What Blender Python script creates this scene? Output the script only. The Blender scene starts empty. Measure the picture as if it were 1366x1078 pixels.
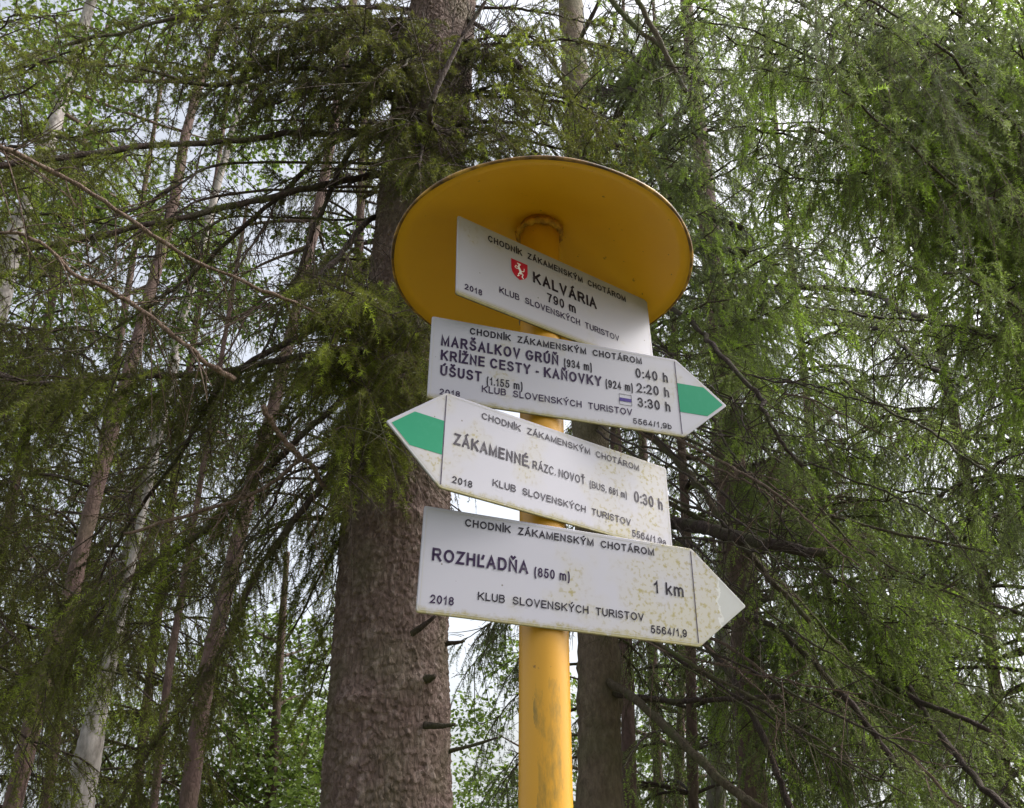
import bpy, math, random
import numpy as np
from mathutils import Vector, Matrix

S = bpy.context.scene
COL = S.collection
rad = math.radians

# ------------------------------------------------------------------ camera
EYE = np.array([0.0, 0.0, 1.55])
PITCH, ROLL, FPX = 0.50321, -0.01595, 1106.96
W0, H0 = 1366.0, 1078.0
_F = np.array([0, math.cos(PITCH), math.sin(PITCH)])
_U = np.array([0, -math.sin(PITCH), math.cos(PITCH)])
_X = np.array([1.0, 0, 0])
CX = math.cos(ROLL) * _X + math.sin(ROLL) * _U
CU = -math.sin(ROLL) * _X + math.cos(ROLL) * _U
CF = _F
cam = bpy.data.cameras.new('camera')
cam.sensor_fit = 'HORIZONTAL'
cam.sensor_width = 36.0
cam.lens = 36.0 * FPX / W0
cam.clip_start, cam.clip_end = 0.05, 2000
camo = bpy.data.objects.new('camera', cam)
COL.objects.link(camo)
m = Matrix.Identity(4)
for i in range(3):
    m[i][0], m[i][1], m[i][2], m[i][3] = CX[i], CU[i], -CF[i], EYE[i]
camo.matrix_world = m
S.camera = camo

# ------------------------------------------------------------------ sky, sun, exposure
SUN_EL, SUN_AZ = 48.0, 80.0           # azimuth clockwise from +Y: high on the right, a little ahead
SKY_STRENGTH, SUN_STRENGTH, EXPOSURE = 0.145, 1.4, 1.3
world = bpy.data.worlds.new('World')
S.world = world
world.use_nodes = True
nt = world.node_tree
nt.nodes.clear()
sky = nt.nodes.new('ShaderNodeTexSky')
sky.sky_type = 'NISHITA'
sky.sun_disc = False
sky.sun_elevation = rad(SUN_EL)
sky.sun_rotation = rad(SUN_AZ)
sky.air_density, sky.dust_density, sky.ozone_density = 1.0, 6.0, 1.0
hs = nt.nodes.new('ShaderNodeHueSaturation')
hs.inputs['Saturation'].default_value = 0.36
bg = nt.nodes.new('ShaderNodeBackground')
bg.inputs['Strength'].default_value = SKY_STRENGTH
wo = nt.nodes.new('ShaderNodeOutputWorld')
wtc = nt.nodes.new('ShaderNodeTexCoord')          # keep the overcast white down to the horizon
wsp = nt.nodes.new('ShaderNodeSeparateXYZ')
wmx = nt.nodes.new('ShaderNodeMath')
wmx.operation = 'MAXIMUM'
wmx.inputs[1].default_value = 0.12
wcb = nt.nodes.new('ShaderNodeCombineXYZ')
nt.links.new(wtc.outputs['Generated'], wsp.inputs[0])
nt.links.new(wsp.outputs['Z'], wmx.inputs[0])
nt.links.new(wsp.outputs['X'], wcb.inputs[0])
nt.links.new(wsp.outputs['Y'], wcb.inputs[1])
nt.links.new(wmx.outputs[0], wcb.inputs[2])
nt.links.new(wcb.outputs[0], sky.inputs[0])
nt.links.new(sky.outputs[0], hs.inputs['Color'])
nt.links.new(hs.outputs[0], bg.inputs[0])
nt.links.new(bg.outputs[0], wo.inputs[0])
sl = bpy.data.lights.new('sun', 'SUN')
sl.energy = SUN_STRENGTH
sl.angle = rad(30)
sl.color = (1.0, 0.985, 0.96)
so = bpy.data.objects.new('sun', sl)
COL.objects.link(so)
d = Vector((math.sin(rad(SUN_AZ)) * math.cos(rad(SUN_EL)), math.cos(rad(SUN_AZ)) * math.cos(rad(SUN_EL)), math.sin(rad(SUN_EL))))
so.rotation_euler = d.to_track_quat('Z', 'Y').to_euler()
so.location = d * 30
S.view_settings.view_transform = 'Standard'
S.view_settings.look = 'None'
S.view_settings.gamma = 1.0
S.view_settings.exposure = EXPOSURE
S.cycles.max_bounces = 7
S.cycles.transparent_max_bounces = 4

# ------------------------------------------------------------------ small helpers
def ray(px, py):
    return CF + CX * ((px - W0 / 2) / FPX) + CU * ((H0 / 2 - py) / FPX)
def P(px, py, depth):                  # point seen at a photo pixel, `depth` metres along the view axis
    return EYE + ray(px, py) * depth
def PY(px, py, y):                     # point seen at a photo pixel at ground distance y
    r = ray(px, py)
    return EYE + r * (y / r[1])
def nrm(v):
    v = np.asarray(v, float)
    return v / np.maximum(np.linalg.norm(v, axis=-1, keepdims=True), 1e-9)

class MB:                              # mesh builder on numpy arrays: tris and quads, optional face attribute
    def __init__(s):
        s.v, s.t, s.q, s.ta, s.qa, s.tm, s.qm, s.n = [], [], [], [], [], [], [], 0
    def add(s, v, tris=None, quads=None, att=0.0, mat=0):
        v = np.asarray(v, np.float32).reshape(-1, 3)
        for f, L, A, M in ((tris, s.t, s.ta, s.tm), (quads, s.q, s.qa, s.qm)):
            if f is None or len(f) == 0:
                continue
            f = np.asarray(f, np.int32)
            L.append(f + s.n)
            A.append(np.broadcast_to(np.asarray(att, np.float32), (len(f),)).copy())
            M.append(np.full(len(f), mat, np.int32))
        s.v.append(v)
        s.n += len(v)
    def build(s, name, mats, parent=None, smooth=False):
        me = bpy.data.meshes.new(name)
        v = np.concatenate(s.v) if s.v else np.zeros((0, 3), np.float32)
        t = np.concatenate(s.t) if s.t else np.zeros((0, 3), np.int32)
        q = np.concatenate(s.q) if s.q else np.zeros((0, 4), np.int32)
        a = np.concatenate(s.ta + s.qa) if (s.ta or s.qa) else np.zeros(0, np.float32)
        mi = np.concatenate(s.tm + s.qm) if (s.tm or s.qm) else np.zeros(0, np.int32)
        me.vertices.add(len(v))
        me.vertices.foreach_set('co', v.ravel())
        nl = t.size + q.size
        me.loops.add(nl)
        me.loops.foreach_set('vertex_index', np.concatenate([t.ravel(), q.ravel()]).astype(np.int32))
        me.polygons.add(len(t) + len(q))
        st = np.concatenate([np.arange(len(t)) * 3, t.size + np.arange(len(q)) * 4]).astype(np.int32)
        me.polygons.foreach_set('loop_start', st)
        me.polygons.foreach_set('material_index', mi)
        me.polygons.foreach_set('use_smooth', np.full(len(st), smooth, bool))
        at = me.attributes.new('tint', 'FLOAT', 'FACE')
        at.data.foreach_set('value', a)
        me.update(calc_edges=True)
        for mm in (mats if isinstance(mats, (list, tuple)) else [mats]):
            me.materials.append(mm)
        o = bpy.data.objects.new(name, me)
        COL.objects.link(o)
        if parent is not None:
            o.parent = parent
            o.matrix_parent_inverse = parent.matrix_world.inverted()
        return o

def thing(name, label, cat, loc=(0, 0, 0), group=None):
    o = bpy.data.objects.new(name, None)
    COL.objects.link(o)
    o.empty_display_size = 0.1
    o.matrix_world = Matrix.Translation(Vector([float(c) for c in loc]))
    o['label'] = label
    o['category'] = cat
    if group:
        o['group'] = group
    return o

def resample(path, n):
    path = np.asarray(path, float)
    k = len(path)
    if k == 2:
        t = np.linspace(0, 1, n)[:, None]
        return path[0] * (1 - t) + path[1] * t
    ext = np.vstack([2 * path[0] - path[1], path, 2 * path[-1] - path[-2]])
    u = np.linspace(0, k - 1 - 1e-6, n)
    i = u.astype(int)
    t = (u - i)[:, None]
    a, b, c, dd = ext[i], ext[i + 1], ext[i + 2], ext[i + 3]
    return 0.5 * (2 * b + (c - a) * t + (2 * a - 5 * b + 4 * c - dd) * t * t + (3 * b - a - 3 * c + dd) * t ** 3)

def frames(path):
    T = nrm(np.gradient(path, axis=0))
    ref = np.where(np.abs(T[:, 2:3]) > 0.9, np.array([[1.0, 0, 0]]), np.array([[0, 0, 1.0]]))
    A = nrm(np.cross(T, ref))
    B = np.cross(T, A)
    return T, A, B

def tube(mb, path, r, nseg=7, att=0.0, mat=0, rough=0.0, rng=None, cap=True):
    path = np.asarray(path, float)
    n = len(path)
    r = np.broadcast_to(np.asarray(r, float), (n,))
    T, A, B = frames(path)
    th = np.linspace(0, 2 * np.pi, nseg, endpoint=False)
    rr = r[:, None] * np.ones((1, nseg))
    if rough and rng is not None:
        rr = rr * (1 + rough * rng.standard_normal((n, nseg)))
    v = path[:, None, :] + rr[..., None] * (np.cos(th)[None, :, None] * A[:, None, :] + np.sin(th)[None, :, None] * B[:, None, :])
    i, j = np.meshgrid(np.arange(n - 1), np.arange(nseg), indexing='ij')
    j2 = (j + 1) % nseg
    q = np.stack([i * nseg + j, i * nseg + j2, (i + 1) * nseg + j2, (i + 1) * nseg + j], -1).reshape(-1, 4)
    vv = v.reshape(-1, 3)
    tr = None
    if cap:
        vv = np.vstack([vv, path[:1], path[-1:]])
        jj = np.arange(nseg)
        k2 = (jj + 1) % nseg
        tr = np.vstack([np.stack([np.full(nseg, n * nseg), k2, jj], -1),
                        np.stack([np.full(nseg, n * nseg + 1), (n - 1) * nseg + jj, (n - 1) * nseg + k2], -1)])
    mb.add(vv, tris=tr, quads=q, att=att, mat=mat)

# ------------------------------------------------------------------ materials
def mat(name):
    mm = bpy.data.materials.new(name)
    mm.use_nodes = True
    n = mm.node_tree
    b = n.nodes['Principled BSDF']
    return mm, n, b
def node(n, kind, **kw):
    x = n.nodes.new(kind)
    for k, v in kw.items():
        setattr(x, k, v)
    return x
def noise(n, scale, detail=4, rough=0.55, vec=None):
    x = node(n, 'ShaderNodeTexNoise')
    x.inputs['Scale'].default_value = scale
    x.inputs['Detail'].default_value = detail
    x.inputs['Roughness'].default_value = rough
    if vec is not None:
        n.links.new(vec, x.inputs['Vector'])
    return x
def ramp(n, fac, stops):
    x = node(n, 'ShaderNodeValToRGB')
    e = x.color_ramp.elements
    while len(e) < len(stops):
        e.new(0.5)
    for k, (p, c) in enumerate(stops):
        e[k].position = p
        e[k].color = (*c, 1)
    n.links.new(fac, x.inputs[0])
    return x
def mixc(n, fac, a, b):
    x = node(n, 'ShaderNodeMix', data_type='RGBA')
    for s, v in ((0, fac), (6, a), (7, b)):
        if isinstance(v, (int, float)):
            x.inputs[s].default_value = v
        elif isinstance(v, tuple):
            x.inputs[s].default_value = (*v, 1)
        else:
            n.links.new(v, x.inputs[s])
    return x.outputs[2]
def math_(n, op, a, b=None):
    x = node(n, 'ShaderNodeMath', operation=op)
    for k, v in enumerate((a, b)):
        if v is None:
            continue
        if isinstance(v, (int, float)):
            x.inputs[k].default_value = v
        else:
            n.links.new(v, x.inputs[k])
    return x.outputs[0]
def bump(n, b, height, strength=0.5, dist=0.01):
    x = node(n, 'ShaderNodeBump')
    x.inputs['Strength'].default_value = strength
    x.inputs['Distance'].default_value = dist
    n.links.new(height, x.inputs['Height'])
    n.links.new(x.outputs[0], b.inputs['Normal'])

def leaf_mat(name, stops, transl=0.35, rough=0.5):
    mm, n, b = mat(name)
    at = node(n, 'ShaderNodeAttribute', attribute_name='tint')
    r = ramp(n, at.outputs['Fac'], stops)
    n.links.new(r.outputs[0], b.inputs['Base Color'])
    b.inputs['Roughness'].default_value = rough
    b.inputs['Specular IOR Level'].default_value = 0.35
    tr = node(n, 'ShaderNodeBsdfTranslucent')
    n.links.new(r.outputs[0], tr.inputs['Color'])
    mx = node(n, 'ShaderNodeMixShader')
    mx.inputs[0].default_value = transl
    out = n.nodes['Material Output']
    n.links.new(b.outputs[0], mx.inputs[1])
    n.links.new(tr.outputs[0], mx.inputs[2])
    n.links.new(mx.outputs[0], out.inputs['Surface'])
    return mm
def bark_mat(name, c0, c1, c2, scale=18, bstr=0.6, moss=0.0):
    mm, n, b = mat(name)
    tc = node(n, 'ShaderNodeTexCoord')
    mp = node(n, 'ShaderNodeMapping')
    mp.inputs['Scale'].default_value = (1, 1, 0.45)
    n.links.new(tc.outputs['Object'], mp.inputs[0])
    a = noise(n, scale, 6, 0.65, mp.outputs[0])
    big = noise(n, scale * 0.12, 3, 0.5, tc.outputs['Object'])
    at = node(n, 'ShaderNodeAttribute', attribute_name='tint')
    f = math_(n, 'ADD', math_(n, 'MULTIPLY', a.outputs[0], 0.9), math_(n, 'MULTIPLY', at.outputs['Fac'], 0.12), )
    r = ramp(n, f, [(0.25, c0), (0.52, c1), (0.75, c2)])
    c = r.outputs[0]
    if moss:
        mr = ramp(n, big.outputs[0], [(0.48, (0, 0, 0)), (0.66, (moss, moss, moss))])
        c = mixc(n, mr.outputs[0], c, (0.075, 0.085, 0.03))
    n.links.new(c, b.inputs['Base Color'])
    b.inputs['Roughness'].default_value = 0.85
    b.inputs['Specular IOR Level'].default_value = 0.25
    v = node(n, 'ShaderNodeTexVoronoi', feature='DISTANCE_TO_EDGE')
    v.inputs['Scale'].default_value = scale * 1.6
    n.links.new(mp.outputs[0], v.inputs['Vector'])
    h = math_(n, 'ADD', math_(n, 'MULTIPLY', a.outputs[0], 0.5), math_(n, 'MINIMUM', v.outputs['Distance'], 0.25))
    bump(n, b, h, bstr, 0.02)
    return mm

M = {}
M['needle'] = leaf_mat('spruce_needles', [(0.0, (0.040, 0.038, 0.014)), (0.3, (0.080, 0.082, 0.020)), (0.6, (0.155, 0.172, 0.028)), (1.0, (0.350, 0.450, 0.042))], 0.48, 0.45)
M['needle_grey'] = leaf_mat('grey_spruce_needles', [(0.0, (0.080, 0.090, 0.062)), (0.3, (0.140, 0.165, 0.096)), (0.6, (0.205, 0.260, 0.072)), (1.0, (0.370, 0.540, 0.060))], 0.48, 0.4)
M['leaf'] = leaf_mat('broad_leaves', [(0.0, (0.036, 0.055, 0.014)), (0.5, (0.090, 0.140, 0.026)), (1.0, (0.210, 0.300, 0.048))], 0.5, 0.45)
M['bark_big'] = bark_mat('scaly_spruce_bark', (0.062, 0.040, 0.033), (0.130, 0.088, 0.074), (0.260, 0.200, 0.175), 42, 0.6, 0.3)
M['bark_mid'] = bark_mat('smooth_spruce_bark', (0.080, 0.058, 0.042), (0.160, 0.120, 0.086), (0.255, 0.205, 0.155), 30, 0.7, 0.35)
M['bark_red'] = bark_mat('reddish_bark', (0.060, 0.036, 0.032), (0.125, 0.080, 0.068), (0.210, 0.150, 0.130), 22, 0.6, 0.25)
M['bark_pale'] = bark_mat('pale_bark', (0.09, 0.075, 0.065), (0.30, 0.27, 0.25), (0.46, 0.43, 0.41), 14, 0.4, 0.1)
M['limb'] = bark_mat('spruce_limb_bark', (0.022, 0.015, 0.013), (0.050, 0.034, 0.029), (0.105, 0.078, 0.066), 60, 0.5, 0.5)
M['limb_mossy'] = bark_mat('mossy_limb_bark', (0.035, 0.026, 0.018), (0.075, 0.058, 0.036), (0.140, 0.120, 0.075), 50, 0.5, 1.0)
M['limb_tan'] = bark_mat('bare_tan_wood', (0.070, 0.044, 0.034), (0.145, 0.098, 0.074), (0.260, 0.200, 0.158), 55, 0.7)
M['twig'] = bark_mat('twig_bark', (0.040, 0.026, 0.020), (0.085, 0.058, 0.044), (0.170, 0.125, 0.100), 60, 0.2)

# ================================================================== GROUND
def ground():
    mb = MB()
    R, n = 300.0, 60
    u = np.linspace(-1, 1, n)
    g = np.sign(u) * np.abs(u) ** 2.2 * R
    x, y = np.meshgrid(g, g, indexing='ij')
    z = 0.05 * np.sin(x * 1.3) * np.cos(y * 0.9) * np.clip(np.hypot(x, y) / 4, 0, 1) - 0.0008 * np.clip(y - 6, 0, None) ** 2 * 0.6
    z -= np.clip(np.hypot(x, y) - 60, 0, None) * 0.05
    i, j = np.meshgrid(np.arange(n - 1), np.arange(n - 1), indexing='ij')
    q = np.stack([i * n + j, (i + 1) * n + j, (i + 1) * n + j + 1, i * n + j + 1], -1).reshape(-1, 4)
    mb.add(np.stack([x, y, z], -1).reshape(-1, 3), quads=q)
    mm, n_, b = mat('forest_floor')
    tc = node(n_, 'ShaderNodeTexCoord')
    a = noise(n_, 2.5, 6, 0.6, tc.outputs['Object'])
    r = ramp(n_, a.outputs[0], [(0.35, (0.06, 0.05, 0.03)), (0.5, (0.09, 0.10, 0.04)), (0.7, (0.08, 0.12, 0.04))])
    n_.links.new(r.outputs[0], b.inputs['Base Color'])
    b.inputs['Roughness'].default_value = 0.95
    bump(n_, b, noise(n_, 30, 5, 0.6, tc.outputs['Object']).outputs[0], 0.6, 0.05)
    o = mb.build('ground', mm, smooth=True)
    o['kind'] = 'structure'
ground()

# ================================================================== SIGNPOST
POST_X, POST_Y, LEAN = 0.0335, 1.1768, 0.022
def paint_mat(name, base, dirt, rust=0.0, post=False):
    mm, n, b = mat(name)
    tc = node(n, 'ShaderNodeTexCoord')
    a = noise(n, 7, 5, 0.6, tc.outputs['Object'])
    c = mixc(n, math_(n, 'MULTIPLY', a.outputs[0], 0.5), base, dirt)
    sp = noise(n, 60, 3, 0.6, tc.outputs['Object'])
    r = ramp(n, sp.outputs[0], [(0.70, (0, 0, 0)), (0.74, (0.7, 0.7, 0.7))])
    c = mixc(n, r.outputs[0], c, (0.10, 0.045, 0.015))
    if post:                           # green algae smears on the front, vertical streaks
        mp = node(n, 'ShaderNodeMapping')
        mp.inputs['Scale'].default_value = (1, 1, 0.28)
        n.links.new(tc.outputs['Object'], mp.inputs[0])
        s = noise(n, 32, 6, 0.7, mp.outputs[0])
        g = node(n, 'ShaderNodeSeparateXYZ')
        n.links.new(tc.outputs['Object'], g.inputs[0])
        # patch of algae low on the pipe's camera side
        zlim = math_(n, 'ADD', math_(n, 'MULTIPLY', s.outputs[0], 0.12), 1.70)
        cx_ = math_(n, 'ABSOLUTE', math_(n, 'SUBTRACT', g.outputs['X'], 0.042))
        wl = math_(n, 'MULTIPLY', s.outputs[0], 0.034)
        band = math_(n, 'MULTIPLY', math_(n, 'LESS_THAN', g.outputs['Z'], zlim), math_(n, 'LESS_THAN', cx_, wl))
        sr = ramp(n, s.outputs[0], [(0.47, (0, 0, 0)), (0.62, (0.75, 0.75, 0.75))])
        c = mixc(n, math_(n, 'MULTIPLY', band, sr.outputs[0]), c, (0.13, 0.105, 0.020))
    n.links.new(c, b.inputs['Base Color'])
    b.inputs['Roughness'].default_value = 0.42
    bump(n, b, noise(n, 25, 4, 0.6, tc.outputs['Object']).outputs[0], 0.12, 0.004)
    return mm
M['yellow'] = paint_mat('yellow_post_paint', (0.60, 0.300, 0.012), (0.50, 0.215, 0.008), post=True)
M['roof_yellow'] = paint_mat('orange_yellow_roof_paint', (0.84, 0.42, 0.012), (0.72, 0.30, 0.008))
mm, n_, b_ = mat('rusty_weld'); M['weld'] = mm
tc_ = node(n_, 'ShaderNodeTexCoord')
r_ = ramp(n_, noise(n_, 45, 5, 0.7, tc_.outputs['Object']).outputs[0], [(0.35, (0.22, 0.085, 0.012)), (0.6, (0.60, 0.29, 0.02))])
n_.links.new(r_.outputs[0], b_.inputs['Base Color']); b_.inputs['Roughness'].default_value = 0.8
bump(n_, b_, noise(n_, 60, 5, 0.7, tc_.outputs['Object']).outputs[0], 0.8, 0.006)
mm, n_, b_ = mat('chipped_rim_paint'); M['rim'] = mm
tc_ = node(n_, 'ShaderNodeTexCoord')
r_ = ramp(n_, noise(n_, 26, 5, 0.7, tc_.outputs['Object']).outputs[0], [(0.36, (0.05, 0.025, 0.010)), (0.50, (0.20, 0.095, 0.018)), (0.66, (0.55, 0.30, 0.04))])
n_.links.new(r_.outputs[0], b_.inputs['Base Color']); b_.inputs['Roughness'].default_value = 0.5
mm, n_, b_ = mat('galvanised_steel'); M['steel'] = mm
b_.inputs['Base Color'].default_value = (0.25, 0.25, 0.26, 1); b_.inputs['Metallic'].default_value = 0.8; b_.inputs['Roughness'].default_value = 0.5

def axis(z):                           # post axis at height z above the eye
    return np.array([POST_X + LEAN * z, POST_Y, EYE[2] + z])
def signpost():
    base = axis(-1.55)
    t = thing('signpost', 'round yellow steel post with a wide shallow cone roof, carrying four white signs', 'signpost', base)
    mb = MB()
    zz = np.linspace(-1.75, 1.02, 60)
    tube(mb, np.array([axis(z) for z in zz]), 0.0350, 48)
    mb.build('post', M['yellow'], t, smooth=True)
    # cone roof: underside and top side, closed at the lip
    R, zc, tx, ty = 0.2663, 0.910, -0.036, -0.041
    c = np.array([0.0349 + 0.0138 * zc + 0.007, POST_Y - 0.002, EYE[2] + zc])
    rng = np.random.default_rng(3)
    na = 160
    th = np.linspace(0, 2 * np.pi, na, endpoint=False)
    # profile (radius fraction, height) out along the underside, round the lip, back over the top
    prof = [(0.0, 0.112), (0.10, 0.108), (0.22, 0.099), (0.36, 0.082), (0.5, 0.062), (0.64, 0.043), (0.78, 0.025), (0.9, 0.010), (0.975, 0.001)]
    top = [(0.975, 0.006), (0.9, 0.015), (0.7, 0.041), (0.5, 0.069), (0.25, 0.102), (0.0, 0.119)]
    dent = 1 + 0.004 * np.sin(th * 3 + 1) + 0.003 * np.sin(th * 7)
    def ring(f, h):
        x = f * R * np.cos(th) * dent
        y = f * R * np.sin(th) * dent
        return np.stack([c[0] + x, c[1] + y, c[2] + h + tx * x + ty * y + 0.0025 * f * np.sin(2 * th + 0.7)], -1)
    rows = [ring(*p) for p in prof] + [ring(*p) for p in top]
    v = np.concatenate(rows)
    nr = len(rows)
    i, j = np.meshgrid(np.arange(nr - 1), np.arange(na), indexing='ij')
    q = np.stack([i * na + j, (i + 1) * na + j, (i + 1) * na + (j + 1) % na, i * na + (j + 1) % na], -1).reshape(-1, 4)
    mb = MB()
    mb.add(v, quads=q)
    roof = mb.build('roof', M['roof_yellow'], t, smooth=True)
    mb = MB()
    rr = ring(0.985, 0.003)
    rr = np.vstack([rr, rr[:1]])
    tube(mb, rr, 0.0028 * (1 + 0.18 * np.sin(np.linspace(0, 60, len(rr)))), 8, cap=False)
    mb.build('rim', M['rim'], roof, smooth=True)
    mb = MB()                          # lumpy weld where the pipe meets the cone
    a = np.linspace(0, 2 * np.pi, 49)
    pc = axis(1.0)
    pts = np.stack([pc[0] + 0.038 * np.cos(a), pc[1] + 0.038 * np.sin(a), pc[2] + 0.0 * a], -1)
    tube(mb, pts, 0.0045 + 0.003 * rng.random(49), 8, rough=0.2, rng=rng, cap=False)
    mb.build('weld_collar', M['weld'], t, smooth=True)
signpost()

# ------------------------------------------------------------------ lettering: a hand drawn grotesque, strokes in a unit box
def arc(cx, cy, rx, ry, a0, a1, n=10):
    a = np.radians(np.linspace(a0, a1, n))
    return [(cx + rx * math.cos(t), cy + ry * math.sin(t)) for t in a]
ACUTE = [[(0.45, 1.17), (0.68, 1.32)]]
CARON = [[(0.25, 1.33), (0.5, 1.17), (0.75, 1.33)]]
TICK = [[(1.02, 1.04), (0.92, 0.78)]]
G = {
 'A': (0.82, [[(0, 0), (0.5, 1), (1, 0)], [(0.19, 0.33), (0.81, 0.33)]]),
 'B': (0.76, [[(0, 0), (0, 1), (0.6, 1)] + arc(0.6, 0.765, 0.32, 0.235, 90, -90) + [(0, 0.53)], [(0.6, 0.53)] + arc(0.63, 0.265, 0.37, 0.265, 90, -90) + [(0, 0)]]),
 'C': (0.84, [arc(0.52, 0.5, 0.52, 0.5, 42, 318, 22)]),
 'D': (0.80, [[(0, 0), (0, 1), (0.48, 1)] + arc(0.48, 0.5, 0.52, 0.5, 90, -90, 14) + [(0, 0)]]),
 'E': (0.70, [[(1, 1), (0, 1), (0, 0), (1, 0)], [(0, 0.52), (0.92, 0.52)]]),
 'G': (0.88, [arc(0.5, 0.5, 0.5, 0.5, 45, 345, 22) + [(0.99, 0.46), (0.58, 0.46)]]),
 'H': (0.76, [[(0, 0), (0, 1)], [(1, 0), (1, 1)], [(0, 0.52), (1, 0.52)]]),
 'I': (0.14, [[(0.5, 0), (0.5, 1)]]),
 'K': (0.80, [[(0, 0), (0, 1)], [(0.96, 1), (0, 0.36)], [(0.33, 0.58), (1, 0)]]),
 'L': (0.64, [[(0, 1), (0, 0), (1, 0)]]),
 'M': (0.90, [[(0, 0), (0, 1), (0.5, 0.05), (1, 1), (1, 0)]]),
 'N': (0.76, [[(0, 0), (0, 1), (1, 0), (1, 1)]]),
 'O': (0.90, [arc(0.5, 0.5, 0.5, 0.5, 90, 450, 26)]),
 'R': (0.80, [[(0, 0), (0, 1), (0.62, 1)] + arc(0.62, 0.745, 0.32, 0.255, 90, -90) + [(0, 0.49)], [(0.5, 0.49), (1, 0)]]),
 'S': (0.76, [arc(0.5, 0.755, 0.44, 0.245, 25, 250, 14) + arc(0.5, 0.255, 0.5, 0.255, 75, -160, 15)]),
 'T': (0.74, [[(0, 1), (1, 1)], [(0.5, 1), (0.5, 0)]]),
 'U': (0.76, [[(0, 1), (0, 0.34)] + arc(0.5, 0.34, 0.5, 0.34, 180, 360, 14) + [(1, 1)]]),
 'V': (0.80, [[(0, 1), (0.5, 0), (1, 1)]]),
 'Y': (0.80, [[(0, 1), (0.5, 0.45), (1, 1)], [(0.5, 0.45), (0.5, 0)]]),
 'Z': (0.72, [[(0.04, 1), (1, 1), (0, 0), (1, 0)]]),
 '0': (0.56, [arc(0.5, 0.5, 0.5, 0.5, 90, 450, 22)]),
 '1': (0.40, [[(0.05, 0.74), (0.4, 0.82), (0.75, 1), (0.75, 0)]]),
 '2': (0.56, [arc(0.5, 0.70, 0.48, 0.30, 165, -35, 12) + [(0, 0), (1, 0)]]),
 '3': (0.56, [arc(0.46, 0.755, 0.46, 0.245, 160, -75, 12) + [(0.4, 0.53)], arc(0.48, 0.27, 0.52, 0.27, 90, -160, 12)]),
 '4': (0.58, [[(1, 0.24), (0, 0.24), (0.74, 1), (0.74, 0)]]),
 '5': (0.56, [[(0.93, 1), (0.2, 1), (0.08, 0.5)] + arc(0.48, 0.32, 0.52, 0.32, 125, -160, 14)]),
 '6': (0.56, [arc(0.55, 0.6, 0.53, 0.4, 40, 180, 10) + [(0, 0.4)] + arc(0.5, 0.31, 0.5, 0.31, 180, 520, 18)]),
 '7': (0.56, [[(0, 1), (1, 1), (0.55, 0.5), (0.35, 0)]]),
 '8': (0.56, [arc(0.5, 0.765, 0.44, 0.235, 90, 450, 18), arc(0.5, 0.265, 0.5, 0.265, 90, 450, 18)]),
 '9': (0.56, [arc(0.45, 0.4, 0.53, 0.4, 220, 360, 10) + [(1, 0.6)] + arc(0.5, 0.69, 0.5, 0.31, 0, 340, 18)]),
 'm': (0.80, [[(0, 0), (0, 0.72)], [(0, 0.5)] + arc(0.25, 0.47, 0.25, 0.25, 180, 0, 9) + [(0.5, 0)], [(0.5, 0.5)] + arc(0.75, 0.47, 0.25, 0.25, 180, 0, 9) + [(1, 0)]]),
 'h': (0.50, [[(0, 0), (0, 1)], [(0, 0.45)] + arc(0.5, 0.45, 0.5, 0.27, 180, 0, 10) + [(1, 0)]]),
 'k': (0.52, [[(0, 0), (0, 1)], [(0.93, 0.72), (0, 0.26)], [(0.35, 0.43), (1, 0)]]),
 'a': (0.54, [arc(0.47, 0.5, 0.45, 0.22, 160, 0, 9) + [(0.92, 0)], arc(0.47, 0.2, 0.47, 0.2, 20, 340, 14)]),
 'b': (0.54, [[(0, 0), (0, 1)], arc(0.5, 0.36, 0.5, 0.36, 165, -165, 16)]),
 '(': (0.27, [arc(1.0, 0.40, 1.0, 0.66, 100, 260, 12)]),
 ')': (0.27, [arc(0.0, 0.40, 1.0, 0.66, 80, -80, 12)]),
 ':': (0.14, [[(0.5, 0.04), (0.5, 0.06)], [(0.5, 0.62), (0.5, 0.64)]]),
 '.': (0.14, [[(0.5, 0.02), (0.5, 0.04)]]),
 ',': (0.16, [[(0.5, 0.04), (0.5, -0.02), (0.3, -0.16)]]),
 '/': (0.30, [[(0, 0), (1, 1)]]),
 '-': (0.34, [[(0, 0.37), (1, 0.37)]]),
}
for ch, base_, acc in (('Á', 'A', ACUTE), ('É', 'E', ACUTE), ('Í', 'I', [[(0.2, 1.17), (2.2, 1.32)]]), ('Ý', 'Y', ACUTE), ('Ú', 'U', ACUTE),
                       ('Š', 'S', CARON), ('Ž', 'Z', CARON), ('Ň', 'N', CARON), ('Ľ', 'L', [[(0.95, 1.0), (0.78, 0.74)]]), ('Ť', 'T', CARON)):
    G[ch] = (G[base_][0], G[base_][1] + acc)

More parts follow.
